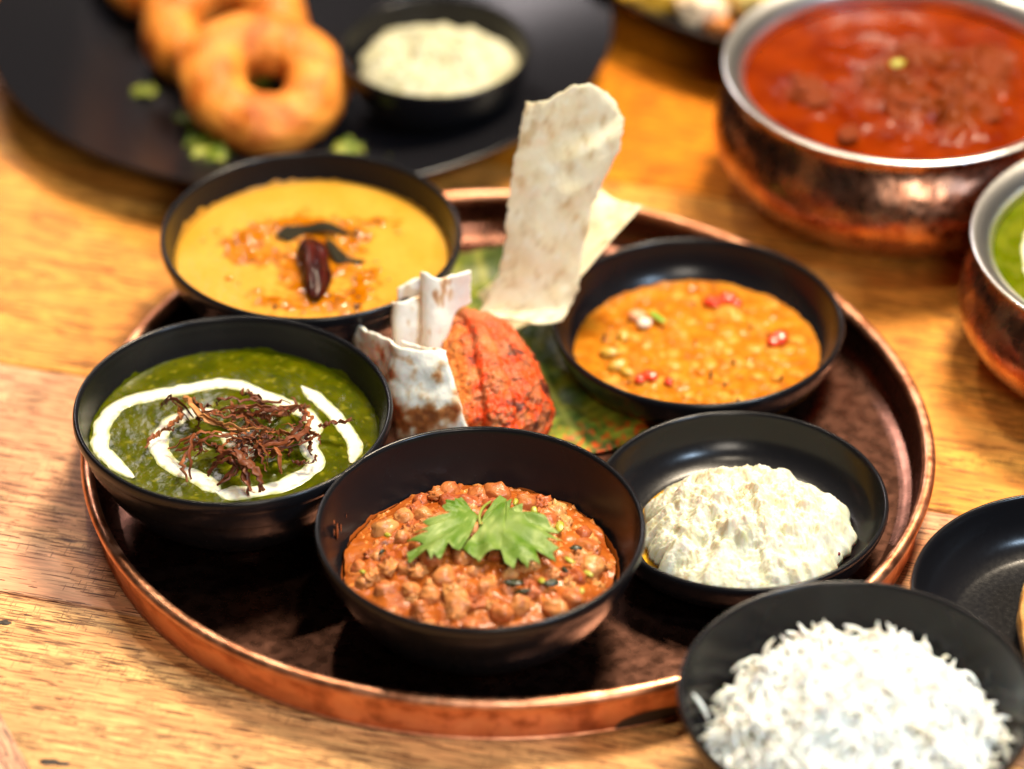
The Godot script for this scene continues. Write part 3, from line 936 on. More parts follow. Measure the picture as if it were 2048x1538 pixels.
# ---------------------------------------------------------------- lentil stew
func sambar() -> void:
	var f := noise(61, 60.0, 4)
	var g := noise(62, 160.0, 2)
	var hgt := func(x: float, z: float, q: float) -> float:
		return 0.0128 + 0.0008 * f.get_noise_2d(x, z) + 0.0005 * g.get_noise_2d(x, z)
	var tint := func(x: float, z: float, y: float) -> Color:
		var n := clampf(0.5 + 1.1 * f.get_noise_2d(x * 1.5 + 4, z * 1.5), 0, 1)
		return Color(0.38, 0.105, 0.006).lerp(Color(0.52, 0.190, 0.014), n)
	var t := thing("lentil_stew", "orange lentil stew with tomato pieces in the shallow bowl", "stew", B4 + Vector3(0, -0.0034, 0))
	put("stew_broth", pool(0.0578, 80, 240, hgt, tint), M.curry_wet, t)
	put("sauce_film", sauce_film(shallow_profile(), 12, 0.0126, 0.0040, 66, Color(0.42, 0.13, 0.008)), M.curry_wet, t, Vector3(0, 0.0034, 0) * 0.0)
	var tones := [flat_mat("lentil_gold", lin(0.50, 0.20, 0.020), 0.28), flat_mat("lentil_orange", lin(0.48, 0.155, 0.012), 0.28), flat_mat("lentil_pale", lin(0.56, 0.25, 0.035), 0.28)]
	for m in tones:
		m.metallic_specular = 0.25
		m.subsurf_scatter_enabled = true
		m.subsurf_scatter_strength = 0.2
	var ms := []
	for k in 5:
		ms.append(blob(Vector3(0.0042, 0.0018, 0.0034), f, 0.35, 16, 9, Vector3(k * 7.0, 0, 0)))
	for k in 150:
		var a := rng.randf() * TAU
		var r := sqrt(rng.randf()) * 0.053
		var o := put("lentil", ms[rng.randi() % 5], tones[rng.randi() % 3], t, Vector3(cos(a) * r, 0.0120 + rng.randf_range(-0.0007, 0.0008), sin(a) * r))
		o.rotation = Vector3(rng.randf_range(-0.3, 0.3), rng.randf() * TAU, rng.randf_range(-0.3, 0.3))
		o.scale = Vector3.ONE * rng.randf_range(0.4, 1.2)
	var red := flat_mat("tomato", lin(0.62, 0.045, 0.012), 0.2)
	for v in [[9, -37.5, 4.5], [15.8, -41, 4.2], [20, -37, 3.0], [39, -9, 4.6], [36, -6, 3.5], [-22.4, 22, 3.8], [-27, 24, 3.0], [-14, 26, 2.6]]:
		var o := put("tomato_piece", blob(Vector3(v[2] * 0.0011, v[2] * 0.0006, v[2] * 0.0009), f, 0.35, 14, 9, Vector3(v[0], 0, 0)), red, t, Vector3(v[0] * 0.001, 0.0145, v[1] * 0.001))
		o.rotation.y = v[0]
	var white := flat_mat("onion_white", lin(0.80, 0.72, 0.58), 0.3)
	put("onion_piece", blob(Vector3(0.0034, 0.0022, 0.003), f, 0.3, 14, 9), white, t, Vector3(-0.0242, 0.0155, -0.0190))
	var pink := flat_mat("shallot", lin(0.70, 0.34, 0.18), 0.3)
	put("shallot_piece", blob(Vector3(0.0042, 0.0022, 0.0034), f, 0.3, 14, 9, Vector3(4, 0, 0)), pink, t, Vector3(-0.0275, 0.0148, -0.0262))
	var gr := flat_mat("green_herb", lin(0.18, 0.34, 0.02), 0.35)
	var h := put("herb_piece", blob(Vector3(0.0065, 0.0009, 0.0019), f, 0.25, 14, 7), gr, t, Vector3(-0.0178, 0.0160, -0.0235))
	h.rotation.y = -0.9
	var cel := flat_mat("gourd", lin(0.50, 0.27, 0.028), 0.35)
	for v in [[-37, 13, 5.0], [-41, 3, 4.5], [-34, -11, 4.5], [-33, 18, 4]]:
		var o := put("vegetable_piece", blob(Vector3(v[2] * 0.0011, v[2] * 0.0005, v[2] * 0.0007), f, 0.3, 14, 9, Vector3(v[0], 0, 0)), cel, t, Vector3(v[0] * 0.001, 0.0140, v[1] * 0.001))
		o.rotation.y = v[1]
	var sd := flat_mat("black_seed", lin(0.012, 0.008, 0.007), 0.3)
	for k in 22:
		var a := rng.randf() * TAU
		var r := sqrt(rng.randf()) * 0.054
		put("mustard_seed", blob(Vector3.ONE * 0.0009, f, 0.1, 8, 6), sd, t, Vector3(cos(a) * r, 0.0148, sin(a) * r))

# ---------------------------------------------------------------- chutneys
func heap(rx: float, rz: float, base: float, top: float, sd: int, rings: int, seg: int, rough := 1.0) -> ArrayMesh:
	var f := noise(sd, 38.0, 3)
	var g := noise(sd + 1, 110.0, 4)
	var r := noise(sd + 2, 75.0, 3)
	r.fractal_type = FastNoiseLite.FRACTAL_RIDGED
	var fine := noise(sd + 3, 420.0, 3)
	var hgt := func(x: float, z: float, q: float) -> float:
		var k := pow(1.0 - q * q, 0.62)
		var y := base + (top - base) * k * (1.0 + 0.30 * f.get_noise_2d(x, z))
		y += rough * k * (0.0058 * g.get_noise_2d(x * 0.5, z * 0.5) + 0.0022 * g.get_noise_2d(x * 1.3 + 2, z * 1.3) - 0.0034 * pow(maxf(0.0, r.get_noise_2d(x * 0.45, z * 0.45)), 2.0))
		return y + rough * 0.00048 * fine.get_noise_2d(x, z) * minf(1.0, k * 3.0)
	var tint := func(x: float, z: float, y: float) -> Color:
		var n := clampf(0.5 + 0.9 * g.get_noise_2d(x + 9, z), 0, 1)
		var c := Color(0.54, 0.53, 0.35).lerp(Color(0.71, 0.71, 0.60), n)
		return c.lerp(Color(0.46, 0.43, 0.13), smoothstep(0.25, 0.6, fine.get_noise_2d(x * 0.6, z * 0.6 + 4)) * 0.5)
	var wob := func(a: float) -> float: return (1.0 + 0.12 * f.get_noise_2d(cos(a) * 0.022 + 3, sin(a) * 0.022) + 0.08 * g.get_noise_2d(cos(a) * 0.03, sin(a) * 0.03)) * rx * rz / sqrt(pow(rz * cos(a), 2) + pow(rx * sin(a), 2)) / rx
	return pool(rx, rings, seg, hgt, tint, 0.001, wob)

func coconut_chutney() -> void:
	var t := thing("coconut_chutney", "coarse white chutney heaped in the shallow bowl with red chilli flecks", "chutney", B5 + Vector3(0.0025, 0.0046, 0.007))
	put("chutney_heap", heap(0.0462, 0.0458, 0.0030, 0.0275, 81, 150, 380), M.crumb, t)
	var f := noise(85, 60.0, 2)
	var fl := flat_mat("chilli_fleck", lin(0.16, 0.012, 0.012), 0.35)
	for v in [[-23, 31, 12, 1.5], [-18, 37, 10, 1.2], [8, 17, 20, 1.1], [-3, 19, 20, 0.6], [39, 14, 7, 1.4], [-7, 10, 21, 0.7], [12, 30, 15, 0.5], [-30, 24, 9, 0.8]]:
		put("chilli_fleck", blob(Vector3(v[3] * 0.001, v[3] * 0.0007, v[3] * 0.0008), f, 0.3, 10, 7), fl, t, Vector3(v[0] * 0.001, v[2] * 0.001, v[1] * 0.001))
	# a thin ring of yellow oil that has run out of the heap
	var oil := flat_mat("yellow_oil", lin(0.62, 0.33, 0.02), 0.10)
	var hg := func(x: float, z: float, q: float) -> float: return 0.0010 * (1.0 - pow(q, 8.0))
	var tn := func(x: float, z: float, y: float) -> Color: return Color.WHITE
	var o := tag(put("oil_puddle", pool(0.0478, 30, 160, hg, tn, 0.0006), oil, self, B5 + Vector3(0.0, 0.0052, 0.0)), "thin yellow oil puddle round the white chutney", "oil")

# ---------------------------------------------------------------- rice
func grain_mesh(bendy: float, ln: float) -> ArrayMesh:
	var pts := PackedVector3Array()
	var rad := PackedFloat32Array()
	for i in 9:
		var q := i / 8.0
		pts.append(Vector3((q - 0.5) * ln, bendy * (0.25 - pow(q - 0.5, 2)), 0))
		rad.append(0.00100 * pow(sin(PI * clampf(q, 0.025, 0.975)), 0.42))
	return tube(pts, rad, 7)

func rice() -> void:
	var t := thing("steamed_rice", "mound of loose white long grain rice in the front bowl", "rice", B6)
	var f := noise(91, 30.0, 3)
	var dome := func(x: float, z: float, q: float) -> float:
		return 0.0300 + 0.0295 * pow(maxf(0.0, 1.0 - q * q), 0.75) + 0.011 * f.get_noise_2d(x, z) * (1.0 - q * 0.6)
	var tint := func(x: float, z: float, y: float) -> Color: return Color(0.86, 0.82, 0.73)
	var cx := 0.001
	var cz := 0.001
	var core := func(x: float, z: float, q: float) -> float: return dome.call(x, z, q) - 0.0022
	var c := put("packed_rice", pool(0.0545, 40, 140, core, tint, 0.006), M.crumb, t, Vector3(cx, 0, cz))
	c.set_meta("kind", "stuff")
	var meshes := [grain_mesh(0.006, 0.0128), grain_mesh(0.014, 0.0120), grain_mesh(-0.004, 0.0142), grain_mesh(0.022, 0.0125)]
	var rest := []
	var part := 0
	for k in 2000:
		var a := rng.randf() * TAU
		var q := sqrt(rng.randf())
		var r := q * 0.0575 * (1.0 + 0.16 * f.get_noise_2d(cos(a) * 0.05, sin(a) * 0.05 + 2))
		var x := cos(a) * r
		var z := sin(a) * r
		var y: float = dome.call(x, z, minf(1.0, q)) + rng.randf_range(-0.0026, 0.0018)
		var steep := q * 0.55
		var up := Vector3(cos(a) * steep, 1.0, sin(a) * steep).normalized()
		var yaw := rng.randf() * TAU
		var dir := Vector3(cos(yaw), 0, sin(yaw))
		dir = (dir - up * dir.dot(up)).normalized()
		var pitch := rng.randfn(0.0, 0.26)
		if rng.randf() < 0.15:
			pitch = rng.randf_range(0.4, 1.25)
			y += 0.0026
		dir = (dir * cos(pitch) + up * sin(pitch)).normalized()
		var side := dir.cross(up).normalized()
		var b := Basis(dir, side.cross(dir).normalized(), side).scaled_local(Vector3.ONE * rng.randf_range(0.85, 1.12))
		var tf := Transform3D(b, Vector3(x + cx, y, z + cz))
		if part < 300 and z < 0.034 and (k % 3 == 0 or pitch > 0.5):
			var o := put("rice_grain", meshes[rng.randi() % 4], M.rice if rng.randf() < 0.68 else M.rice_warm, t)
			o.transform = tf
			part += 1
		else:
			rest.append(tf)
	for s in 2:
		var mm := MultiMesh.new()
		mm.transform_format = MultiMesh.TRANSFORM_3D
		mm.mesh = meshes[s * 2]
		var mine := []
		for i in rest.size():
			if (i % 4 == 0) == (s == 1):
				mine.append(rest[i])
		mm.instance_count = mine.size()
		for i in mine.size():
			mm.set_instance_transform(i, mine[i])
		var o := MultiMeshInstance3D.new()
		o.name = numbered(t, "loose_grains")
		o.multimesh = mm
		o.material_override = M.rice if s == 0 else M.rice_warm
		o.set_meta("kind", "stuff")
		t.add_child(o, true)
	var lone := put("rice_grain", meshes[0], M.rice, self, Vector3(0.0800, 0.0425, 0.2125))
	lone.rotation = Vector3(0.2, -0.9, -0.9)
	tag(lone, "single rice grain stuck high on the rice bowl's left inner wall", "rice grain")

# ---------------------------------------------------------------- breads, fritter and leaf in the middle of the tray
func quad_sheet(nu: int, nv: int, top: Array, bot: Array, thick: float, sd: int, wav: float, tint: Callable, bow := 0.0) -> ArrayMesh:
	var a := curve(top, nu)
	var b := curve(bot, nu)
	var f := noise(sd, 45.0, 3)
	var Q := PackedVector3Array()
	var C := PackedColorArray()
	for j in nv:
		var v := float(j) / (nv - 1)
		for i in nu:
			var u := float(i) / (nu - 1)
			var p := a[i].lerp(b[i], v)
			var n := (b[i] - a[i]).cross(a[mini(i + 1, nu - 1)] - a[maxi(i - 1, 0)]).normalized()
			p += n * (wav * f.get_noise_3dv(p) + bow * sin(PI * v))
			var edge := f.get_noise_3d(p.x * 3.0, p.y * 3.0, p.z * 3.0) * 0.0007
			if j == 0:
				p.y += edge
			if i == 0 or i == nu - 1:
				p.x += edge
			Q.append(p)
			C.append(tint.call(p, u, v))
	return sheet(nu, nv, Q, thick, C)

func mmv(a: Array) -> Array:
	return a.map(func(v): return v * 0.001)

func centre() -> void:
	# banana leaf on the tray floor
	var ln := noise(101, 50.0, 3)
	var Q := PackedVector3Array()
	var C := PackedColorArray()
	var A := Vector3(-0.012, 0.0046, -0.158)
	var dv := Vector3(0.052, 0, 0.150)
	var du := Vector3(0.054, 0, -0.018)
	for j in 70:
		var v := j / 69.0
		for i in 40:
			var u := i / 39.0
			var p := A - du * 0.5 + dv * v + du * u
			p.y += 0.0035 * pow(absf(u - 0.5) * 2.0, 2.0) + 0.0012 * ln.get_noise_2d(p.x, p.z) + 0.0006 * sin(v * 190.0) * 0.3
			p.y += 0.010 * pow(clampf(0.12 - v, 0, 1) * 8.0, 2.0)
			Q.append(p)
			var n := ln.get_noise_2d(p.x * 1.2, p.z * 1.2)
			var c := Color(0.045, 0.085, 0.010).lerp(Color(0.22, 0.24, 0.02), clampf(0.4 + n * 1.3 + 0.35 * sin(u * 9.0), 0, 1))
			c = c * (1.0 + 0.22 * sin(v * 150.0 + u * 14.0))
			c = c.lerp(Color(0.40, 0.40, 0.07), 0.6 * smoothstep(0.06, 0.0, absf(u - 0.45)))
			var spice := ln.get_noise_2d(p.x * 4.0 + 8.0, p.z * 4.0)
			c = c.lerp(Color(0.60, 0.075, 0.010), smoothstep(0.05, 0.3, spice + 1.5 * (v - 0.95)) * smoothstep(0.80, 0.97, v))
			C.append(c)
	tag(put("banana_leaf", sheet(40, 70, Q, 0.0007, C), M.leaf), "strip of green banana leaf under the red fritter, dusted with chilli powder", "leaf")

	# red spiced fritter
	var f := noise(111, 40.0, 4)
	var g := noise(112, 170.0, 3)
	var cell := noise(113, 90.0, 3)
	var crumb := noise(114, 230.0, 3)
	var P := PackedVector3Array()
	C = PackedColorArray()
	var nu := 320
	var nv := 200
	for j in nv:
		var th := PI * j / (nv - 1)
		for i in nu:
			var a := TAU * i / nu
			var d := Vector3(sin(th) * cos(a), cos(th), sin(th) * sin(a))
			# long axis is local z; grooves run along it
			var across := d.x
			var bend := 0.10 * f.get_noise_3dv(d * 0.02 + Vector3(2, 0, 0))
			var gr := exp(-pow((across + 0.30 + 0.16 * d.z + bend) / 0.07, 2)) + 0.45 * exp(-pow((across - 0.22 + 0.05 * d.z - bend) / 0.09, 2))
			var p := d * Vector3(0.0262, 0.0265, 0.0440)
			p *= 1.0 - 0.085 * gr * clampf(d.y + 0.5, 0, 1) + 0.09 * f.get_noise_3dv(p) + 0.045 * g.get_noise_3dv(p) + 0.020 * crumb.get_noise_3dv(p)
			p.x *= 1.0 + 0.24 * d.z
			p.y *= 1.0 + 0.10 * d.z
			P.append(p)
			var gold := smoothstep(-0.30, -0.55, across + 0.16 * d.z + 0.25 * f.get_noise_3dv(p * 2.0))
			var red := clampf(0.5 + 1.2 * cell.get_noise_3dv(p), 0, 1)
			var c := Color(0.42, 0.12, 0.045).lerp(Color(0.62, 0.065, 0.012), smoothstep(0.25, 0.7, red + 0.5 * g.get_noise_3dv(p * 2.0)))
			c = c.lerp(Color(0.60, 0.22, 0.045), gold * 0.7)
			c = c * (1.0 + 0.35 * crumb.get_noise_3dv(p * 0.8))
			c = c.lerp(Color(0.56, 0.20, 0.05), smoothstep(0.1, 0.5, f.get_noise_3dv(p * 1.5 + Vector3(9, 0, 0))) * 0.5)
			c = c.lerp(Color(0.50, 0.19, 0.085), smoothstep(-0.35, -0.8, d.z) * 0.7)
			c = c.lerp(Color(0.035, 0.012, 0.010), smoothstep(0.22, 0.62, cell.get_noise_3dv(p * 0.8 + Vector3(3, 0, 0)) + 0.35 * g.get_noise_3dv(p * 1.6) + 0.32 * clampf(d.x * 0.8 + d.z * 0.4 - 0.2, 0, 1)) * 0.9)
			C.append(c)
	var fr := put("spiced_fritter", grid(nu, nv, P, true, C), M.fried, self, Vector3(-0.0095, 0.0245, -0.0330))
	fr.rotation = Vector3(0.20, 0.30, 0.0)
	tag(fr, "knobbly fried fritter coated in red chilli between the flatbreads and the papad", "fritter")

	# folded flatbread
	var br := noise(121, 70.0, 4)
	var toast := func(p: Vector3, u: float, v: float) -> Color:
		var n := br.get_noise_3dv(p) + 1.0 * (v - 0.24)
		var c := Color(0.88, 0.84, 0.75)
		var m := n + 0.25 * br.get_noise_3dv(p * 4.0)
		c = c.lerp(Color(0.62, 0.36, 0.14), smoothstep(0.0, 0.3, m) * 0.8)
		c = c.lerp(Color(0.36, 0.13, 0.035), smoothstep(0.2, 0.5, m))
		return c.lerp(Color(0.13, 0.042, 0.016), smoothstep(0.45, 0.75, m) * 0.8)
	var pale := func(p: Vector3, u: float, v: float) -> Color:
		var n := br.get_noise_3d(p.x * 1.6 + 4.0, p.y * 0.7, p.z * 1.6) + 0.5 * smoothstep(0.14, 0.0, u)
		var c := Color(0.88, 0.83, 0.73)
		return c.lerp(Color(0.60, 0.34, 0.12), smoothstep(0.22, 0.42, n) * 0.7).lerp(Color(0.34, 0.14, 0.04), smoothstep(0.36, 0.6, n) * 0.8)
	var t := thing("folded_flatbread", "soft white folded flatbread with brown griddle marks nearest the spinach bowl", "flatbread")
	var top := mmv([Vector3(-72, 47, -50), Vector3(-63, 51.5, -39), Vector3(-53, 56, -25), Vector3(-49, 58, -18), Vector3(-39, 59, -13), Vector3(-27, 60.5, -10)])
	var bot := mmv([Vector3(-60, 20, -46), Vector3(-55, 18, -34), Vector3(-50, 16, -16), Vector3(-47, 14, -1), Vector3(-32, 13, 12), Vector3(-9, 14, 24)])
	put("bread_sheet", quad_sheet(60, 46, top, bot, 0.0014, 122, 0.0022, toast, 0.0015), M.pale_bread, t)
	top = mmv([Vector3(-27, 60.3, -11.5), Vector3(-37, 58.5, -16), Vector3(-47, 56, -24)])
	bot = mmv([Vector3(-12, 16, 14), Vector3(-25, 14, 2), Vector3(-40, 14, -14)])
	put("bread_fold", quad_sheet(30, 30, top, bot, 0.0013, 123, 0.002, pale), M.pale_bread, t)
	t = thing("upright_flatbread", "torn white flatbread slabs standing upright behind the folded one", "flatbread")
	top = mmv([Vector3(-51.5, 57.5, -52), Vector3(-50.2, 60.5, -47.5), Vector3(-47, 61.5, -46.5), Vector3(-41, 62, -49), Vector3(-36.5, 62, -51)])
	bot = mmv([Vector3(-51, 12, -44), Vector3(-50, 12, -38), Vector3(-46, 12, -36), Vector3(-40, 12, -38), Vector3(-36, 12, -40)])
	put("bread_slab", quad_sheet(44, 36, top, bot, 0.0014, 124, 0.0014, pale), M.pale_bread, t)
	top = mmv([Vector3(-49.5, 62, -57), Vector3(-45, 64.5, -58), Vector3(-40, 65, -60), Vector3(-35, 64, -58)])
	bot = mmv([Vector3(-49, 14, -50), Vector3(-44, 14, -51), Vector3(-39, 14, -53), Vector3(-34, 14, -51)])
	put("bread_slab", quad_sheet(30, 30, top, bot, 0.0014, 126, 0.0014, pale), M.pale_bread, t)
	top = mmv([Vector3(-38.6, 74.5, -52), Vector3(-35, 75, -49.5), Vector3(-30, 73, -49), Vector3(-24, 72, -53), Vector3(-16, 71, -58)])
	bot = mmv([Vector3(-38, 32, -40), Vector3(-34.5, 32, -35), Vector3(-31.5, 33, -36), Vector3(-24, 52, -50), Vector3(-16, 54, -58)])
	put("bread_flap", quad_sheet(44, 36, top, bot, 0.0015, 125, 0.0012, pale), M.pale_bread, t)

	# papad strips
	var pn := noise(131, 60.0, 4)
	var pap := func(p: Vector3, u: float, v: float) -> Color:
		var n := pn.get_noise_3dv(p)
		var k := pn.get_noise_3d(p.x * 2.2, p.y * 0.9, p.z * 2.2 + 5.0)
		var c := Color(0.80, 0.66, 0.41).lerp(Color(0.87, 0.77, 0.56), clampf(0.5 + n, 0, 1))
		return c.lerp(Color(0.48, 0.30, 0.11), smoothstep(0.12, 0.5, k) * 0.6).lerp(Color(0.90, 0.84, 0.68), smoothstep(0.25, 0.5, pn.get_noise_3dv(p * 2.4)) * 0.6)
	var Lp := [Vector3(9, 129, -107), Vector3(6, 112, -101), Vector3(2, 92, -95), Vector3(0, 70, -89), Vector3(-3, 50, -83), Vector3(-11, 36, -79), Vector3(-12, 32, -76)]
	var Rp := [Vector3(50, 127, -110), Vector3(53.5, 118, -107), Vector3(51, 104, -100), Vector3(41, 84, -92), Vector3(36, 62, -85), Vector3(34, 46, -80), Vector3(27, 30, -73)]
	var lc := curve(mmv(Lp), 64)
	var rc := curve(mmv(Rp), 64)
	Q = PackedVector3Array()
	C = PackedColorArray()
	for j in 64:
		var v := j / 63.0
		for i in 30:
			var u := i / 29.0
			var p := lc[j].lerp(rc[j], u)
			p.y += 0.0105 * sin(PI * pow(u, 1.6)) * smoothstep(0.16, 0.0, v)
			p.z += -0.0045 * pow(u, 5.0) + 0.0012 * sin(u * 7.0 + v * 9.0) - 0.003 * pow(1.0 - u, 4.0)
			p += Vector3(0, 0.2, 1.0) * (0.0016 * pn.get_noise_3dv(p * 0.8) + 0.0007 * maxf(0.0, pn.get_noise_3dv(p * 2.4)))
			if i == 0 or i == 29:
				p.x += 0.0018 * pn.get_noise_3dv(p * 3.0)
			if j == 0:
				p.y += 0.0016 * pn.get_noise_3dv(p * 3.0)
			# the near end curls up and forward
			p += Vector3(0, 0.004, 0.006) * pow(smoothstep(0.9, 1.0, v), 1.4)
			Q.append(p)
			C.append(pap.call(p, u, v))
	tag(put("papad_strip", sheet(30, 64, Q, 0.0010, C), M.pale_bread), "tall pale papad strip leaning upright in the middle of the tray", "papad", "papad strips")
	Q = PackedVector3Array()
	C = PackedColorArray()
	var ctr := curve(mmv([Vector3(-2, 10, -97), Vector3(6, 16, -98), Vector3(24, 33, -108), Vector3(39, 49, -119), Vector3(50, 58, -129)]), 50)
	for j in 50:
		var v := j / 49.0
		for i in 20:
			var u := i / 19.0
			# U-shaped across: near lip turned up
			var w := (u - 0.5) * (0.030 + 0.006 * v)
			var p := ctr[j] + Vector3(w * 0.75, 0.0085 * cos((u - 0.5) * PI * 1.2) * (-1.0 + 0.5 * v) + 0.010, w * 0.85)
			p += Vector3(0.2, 1, 0.3) * (0.0014 * pn.get_noise_3dv(p))
			Q.append(p)
			C.append(pap.call(p, u, v))
	tag(put("papad_strip", sheet(20, 50, Q, 0.0010, C), M.pale_bread), "shorter curled papad strip lying slantwise behind the tall one", "papad", "papad strips")

# ---------------------------------------------------------------- fritter plate at the back left
func ring_fritter(R: float, r: float, sd: int) -> ArrayMesh:
	var f := noise(sd, 28.0, 3)
	var g := noise(sd + 1, 140.0, 3)
	var P := PackedVector3Array()
	var C := PackedColorArray()
	for j in 41:
		var b := TAU * j / 40.0
		for i in 96:
			var a := TAU * i / 96
			var out := Vector3(cos(a), 0, sin(a))
			var c0 := out * R
			var n := out * cos(b) + Vector3.UP * sin(b) * 0.86
			var k := 1.0 + 0.20 * f.get_noise_3dv(c0 + n * 0.01) + 0.08 * g.get_noise_3dv(c0 + n * r)
			var p := c0 + n * r * k
			P.append(p)
			var t := clampf(0.55 + 0.9 * f.get_noise_3dv(p * 1.5 + Vector3(5, 0, 0)), 0, 1)
			var c := Color(0.34, 0.068, 0.006).lerp(Color(0.76, 0.285, 0.045), t)
			C.append(c.lerp(Color(0.20, 0.05, 0.01), smoothstep(0.25, 0.5, g.get_noise_3dv(p)) * 0.5))
	return grid(96, 41, P, true, C)

func back_plate() -> void:
	var at := Vector3(-0.1068, 0.0002, -0.3540)
	var pl := thing("dinner_plate", "large round black plate of ring fritters at the back left", "plate", at)
	var pr := smooth([Vector2(0, 0.002), Vector2(0.085, 0.002), Vector2(0.087, 0), Vector2(0.091, 0), Vector2(0.093, 0.003), Vector2(0.115, 0.0075), Vector2(0.140, 0.0145), Vector2(0.1585, 0.0215), Vector2(0.1613, 0.0236), Vector2(0.1620, 0.0252), Vector2(0.1610, 0.0262), Vector2(0.1590, 0.0256), Vector2(0.140, 0.0195), Vector2(0.115, 0.0120), Vector2(0.098, 0.0082), Vector2(0.085, 0.0070), Vector2(0.05, 0.0066), Vector2(0, 0.0065)], 5)
	put("plate_body", lathe(pr, 220), M.black_plate, pl)
	# ring fritters
	var v1 := put("ring_fritter", ring_fritter(0.0270, 0.0165, 201), M.fried, self, Vector3(-0.1228, 0.0305, -0.2830))
	v1.rotation = Vector3(0.31, 0.0, -0.14)
	tag(v1, "golden ring fritter leaning at the front of the black plate", "ring fritter", "ring fritters")
	var v2 := put("ring_fritter", ring_fritter(0.0280, 0.0160, 211), M.fried, self, Vector3(-0.1470, 0.0260, -0.3480))
	v2.rotation = Vector3(0.34, 0.0, 0.06)
	tag(v2, "golden ring fritter lying behind the front one, cut by the photo's top edge", "ring fritter", "ring fritters")
	var v3 := put("ring_fritter", ring_fritter(0.0290, 0.0150, 221), M.fried, self, Vector3(-0.1720, 0.0230, -0.4060))
	v3.rotation = Vector3(0.1, 2.0, 0.1)
	tag(v3, "ring fritter farthest back, only its browned edge showing at the top", "ring fritter", "ring fritters")
	# bits of salad leaf
	var sal := noise(231, 60.0, 2)
	var col := func(x: float, z: float) -> Color: return Color(0.06, 0.115, 0.008).lerp(Color(0.26, 0.27, 0.03), clampf(0.5 + 1.2 * sal.get_noise_2d(x * 2, z * 2), 0, 1))
	var wav := func(x: float, z: float) -> float: return 0.004 * sal.get_noise_2d(x * 1.5 + 3, z * 1.5) + 0.003
	var shape := [Vector2(-2, -8), Vector2(2, -10), Vector2(5, -6), Vector2(9, -5), Vector2(8, 0), Vector2(12, 4), Vector2(7, 6), Vector2(5, 11), Vector2(0, 8), Vector2(-5, 10), Vector2(-6, 4), Vector2(-11, 2), Vector2(-7, -2), Vector2(-8, -7)]
	var spots := [[-0.1480, 0.012, -0.2420, 1.0, 0.3, "salad leaf between the front ring fritter and the yellow curry bowl"], [-0.1540, 0.011, -0.2540, 0.8, 1.9, "salad leaf at the lower left of the front ring fritter"], [-0.0800, 0.010, -0.2500, 0.85, 0.9, "salad leaf at the lower right of the front ring fritter"], [-0.0545, 0.012, -0.2380, 0.5, 2.2, "small salad leaf on the plate below the black dip bowl"], [-0.1850, 0.008, -0.3080, 0.6, 4.0, "small salad leaf alone on the left of the black plate"], [-0.1260, 0.010, -0.3170, 0.9, 5.0, "salad leaf showing through the front fritter's hole"], [-0.1400, 0.014, -0.3500, 0.9, 2.6, "salad leaf tucked between the two upper ring fritters"], [-0.1600, 0.010, -0.2780, 0.7, 3.3, "salad leaf left of the front ring fritter"]]
	for s in spots:
		var o := put("salad_leaf", leaf(shape, 0.0006, wav, col, 2), M.leaf, self, Vector3(s[0], s[1], s[2]))
		o.rotation.y = s[4]
		o.scale = Vector3.ONE * s[3]
		tag(o, s[5], "salad leaf", "salad leaves on the fritter plate")
	var stem := tube(curve(mmv([Vector3(-158, 9, -285), Vector3(-152, 11, -268), Vector3(-147, 10, -248), Vector3(-140, 10, -240)]), 24), PackedFloat32Array(range(24).map(func(i): return 0.0017)), 8)
	tag(put("salad_stalk", stem, flat_mat("stalk", lin(0.30, 0.32, 0.04), 0.4)), "pale green salad stalk beside the front ring fritter", "salad stalk")
	# dip bowl
	var b := thing("dip_bowl", "small black bowl of pale chutney standing on the fritter plate", "bowl", Vector3(-0.0365, 0.0068, -0.2995))
	var bp := smooth([Vector2(0, 0.00083), Vector2(0.026, 0.00083), Vector2(0.027, 0.0), Vector2(0.030, 0.0), Vector2(0.031, 0.00249), Vector2(0.0375, 0.00664), Vector2(0.0435, 0.01494), Vector2(0.0470, 0.0249), Vector2(0.0485, 0.03237), Vector2(0.0487, 0.0342), Vector2(0.0479, 0.03503), Vector2(0.0465, 0.03469), Vector2(0.0457, 0.03237), Vector2(0.0438, 0.0249), Vector2(0.0400, 0.01577), Vector2(0.033, 0.00913), Vector2(0.018, 0.00622), Vector2(0, 0.00581)], 5)
	put("bowl_body", lathe(bp, 140), M.black_ceramic, b)
	tag(put("pale_chutney", heap(0.0405, 0.0405, 0.0, 0.0150, 241, 60, 160, 0.7), M.dip_crumb, self, Vector3(-0.0365, 0.0068 + 0.0205, -0.2995)), "pale cream chutney heaped in the small bowl on the fritter plate", "chutney")

# ---------------------------------------------------------------- copper pots
func handi(at: Vector3, R: float, H: float, label: String, group: String) -> Node3D:
	var o := thing("copper_pot", label, "pot", at, group)
	var k := R / 0.089
	var v := H / 0.075
	var body := []
	for p in [[0, 0.0015], [0.050, 0.0012], [0.056, 0.0002], [0.0605, 0.0022], [0.0680, 0.0075], [0.0795, 0.0165], [0.0885, 0.0265], [0.0920, 0.0360], [0.0915, 0.0450], [0.0880, 0.0540], [0.0835, 0.0610], [0.0815, 0.0660], [0.0822, 0.0700]]:
		body.append(Vector2(p[0] * k, p[1] * v))
	put("pot_body", lathe(smooth(body, 5), 220), M.copper_hammered, o)
	var rim := []
	for p in [[0.0822, 0.0700], [0.0850, 0.0722], [0.0880, 0.0737], [0.0891, 0.0748], [0.0885, 0.0757], [0.0868, 0.0757], [0.0830, 0.0738], [0.0795, 0.0705], [0.0780, 0.0660], [0.0790, 0.0610], [0.0835, 0.0540]]:
		rim.append(Vector2(p[0] * k, p[1] * v))
	put("pot_rim", lathe(smooth(rim, 5), 220), M.tin, o)
	return o

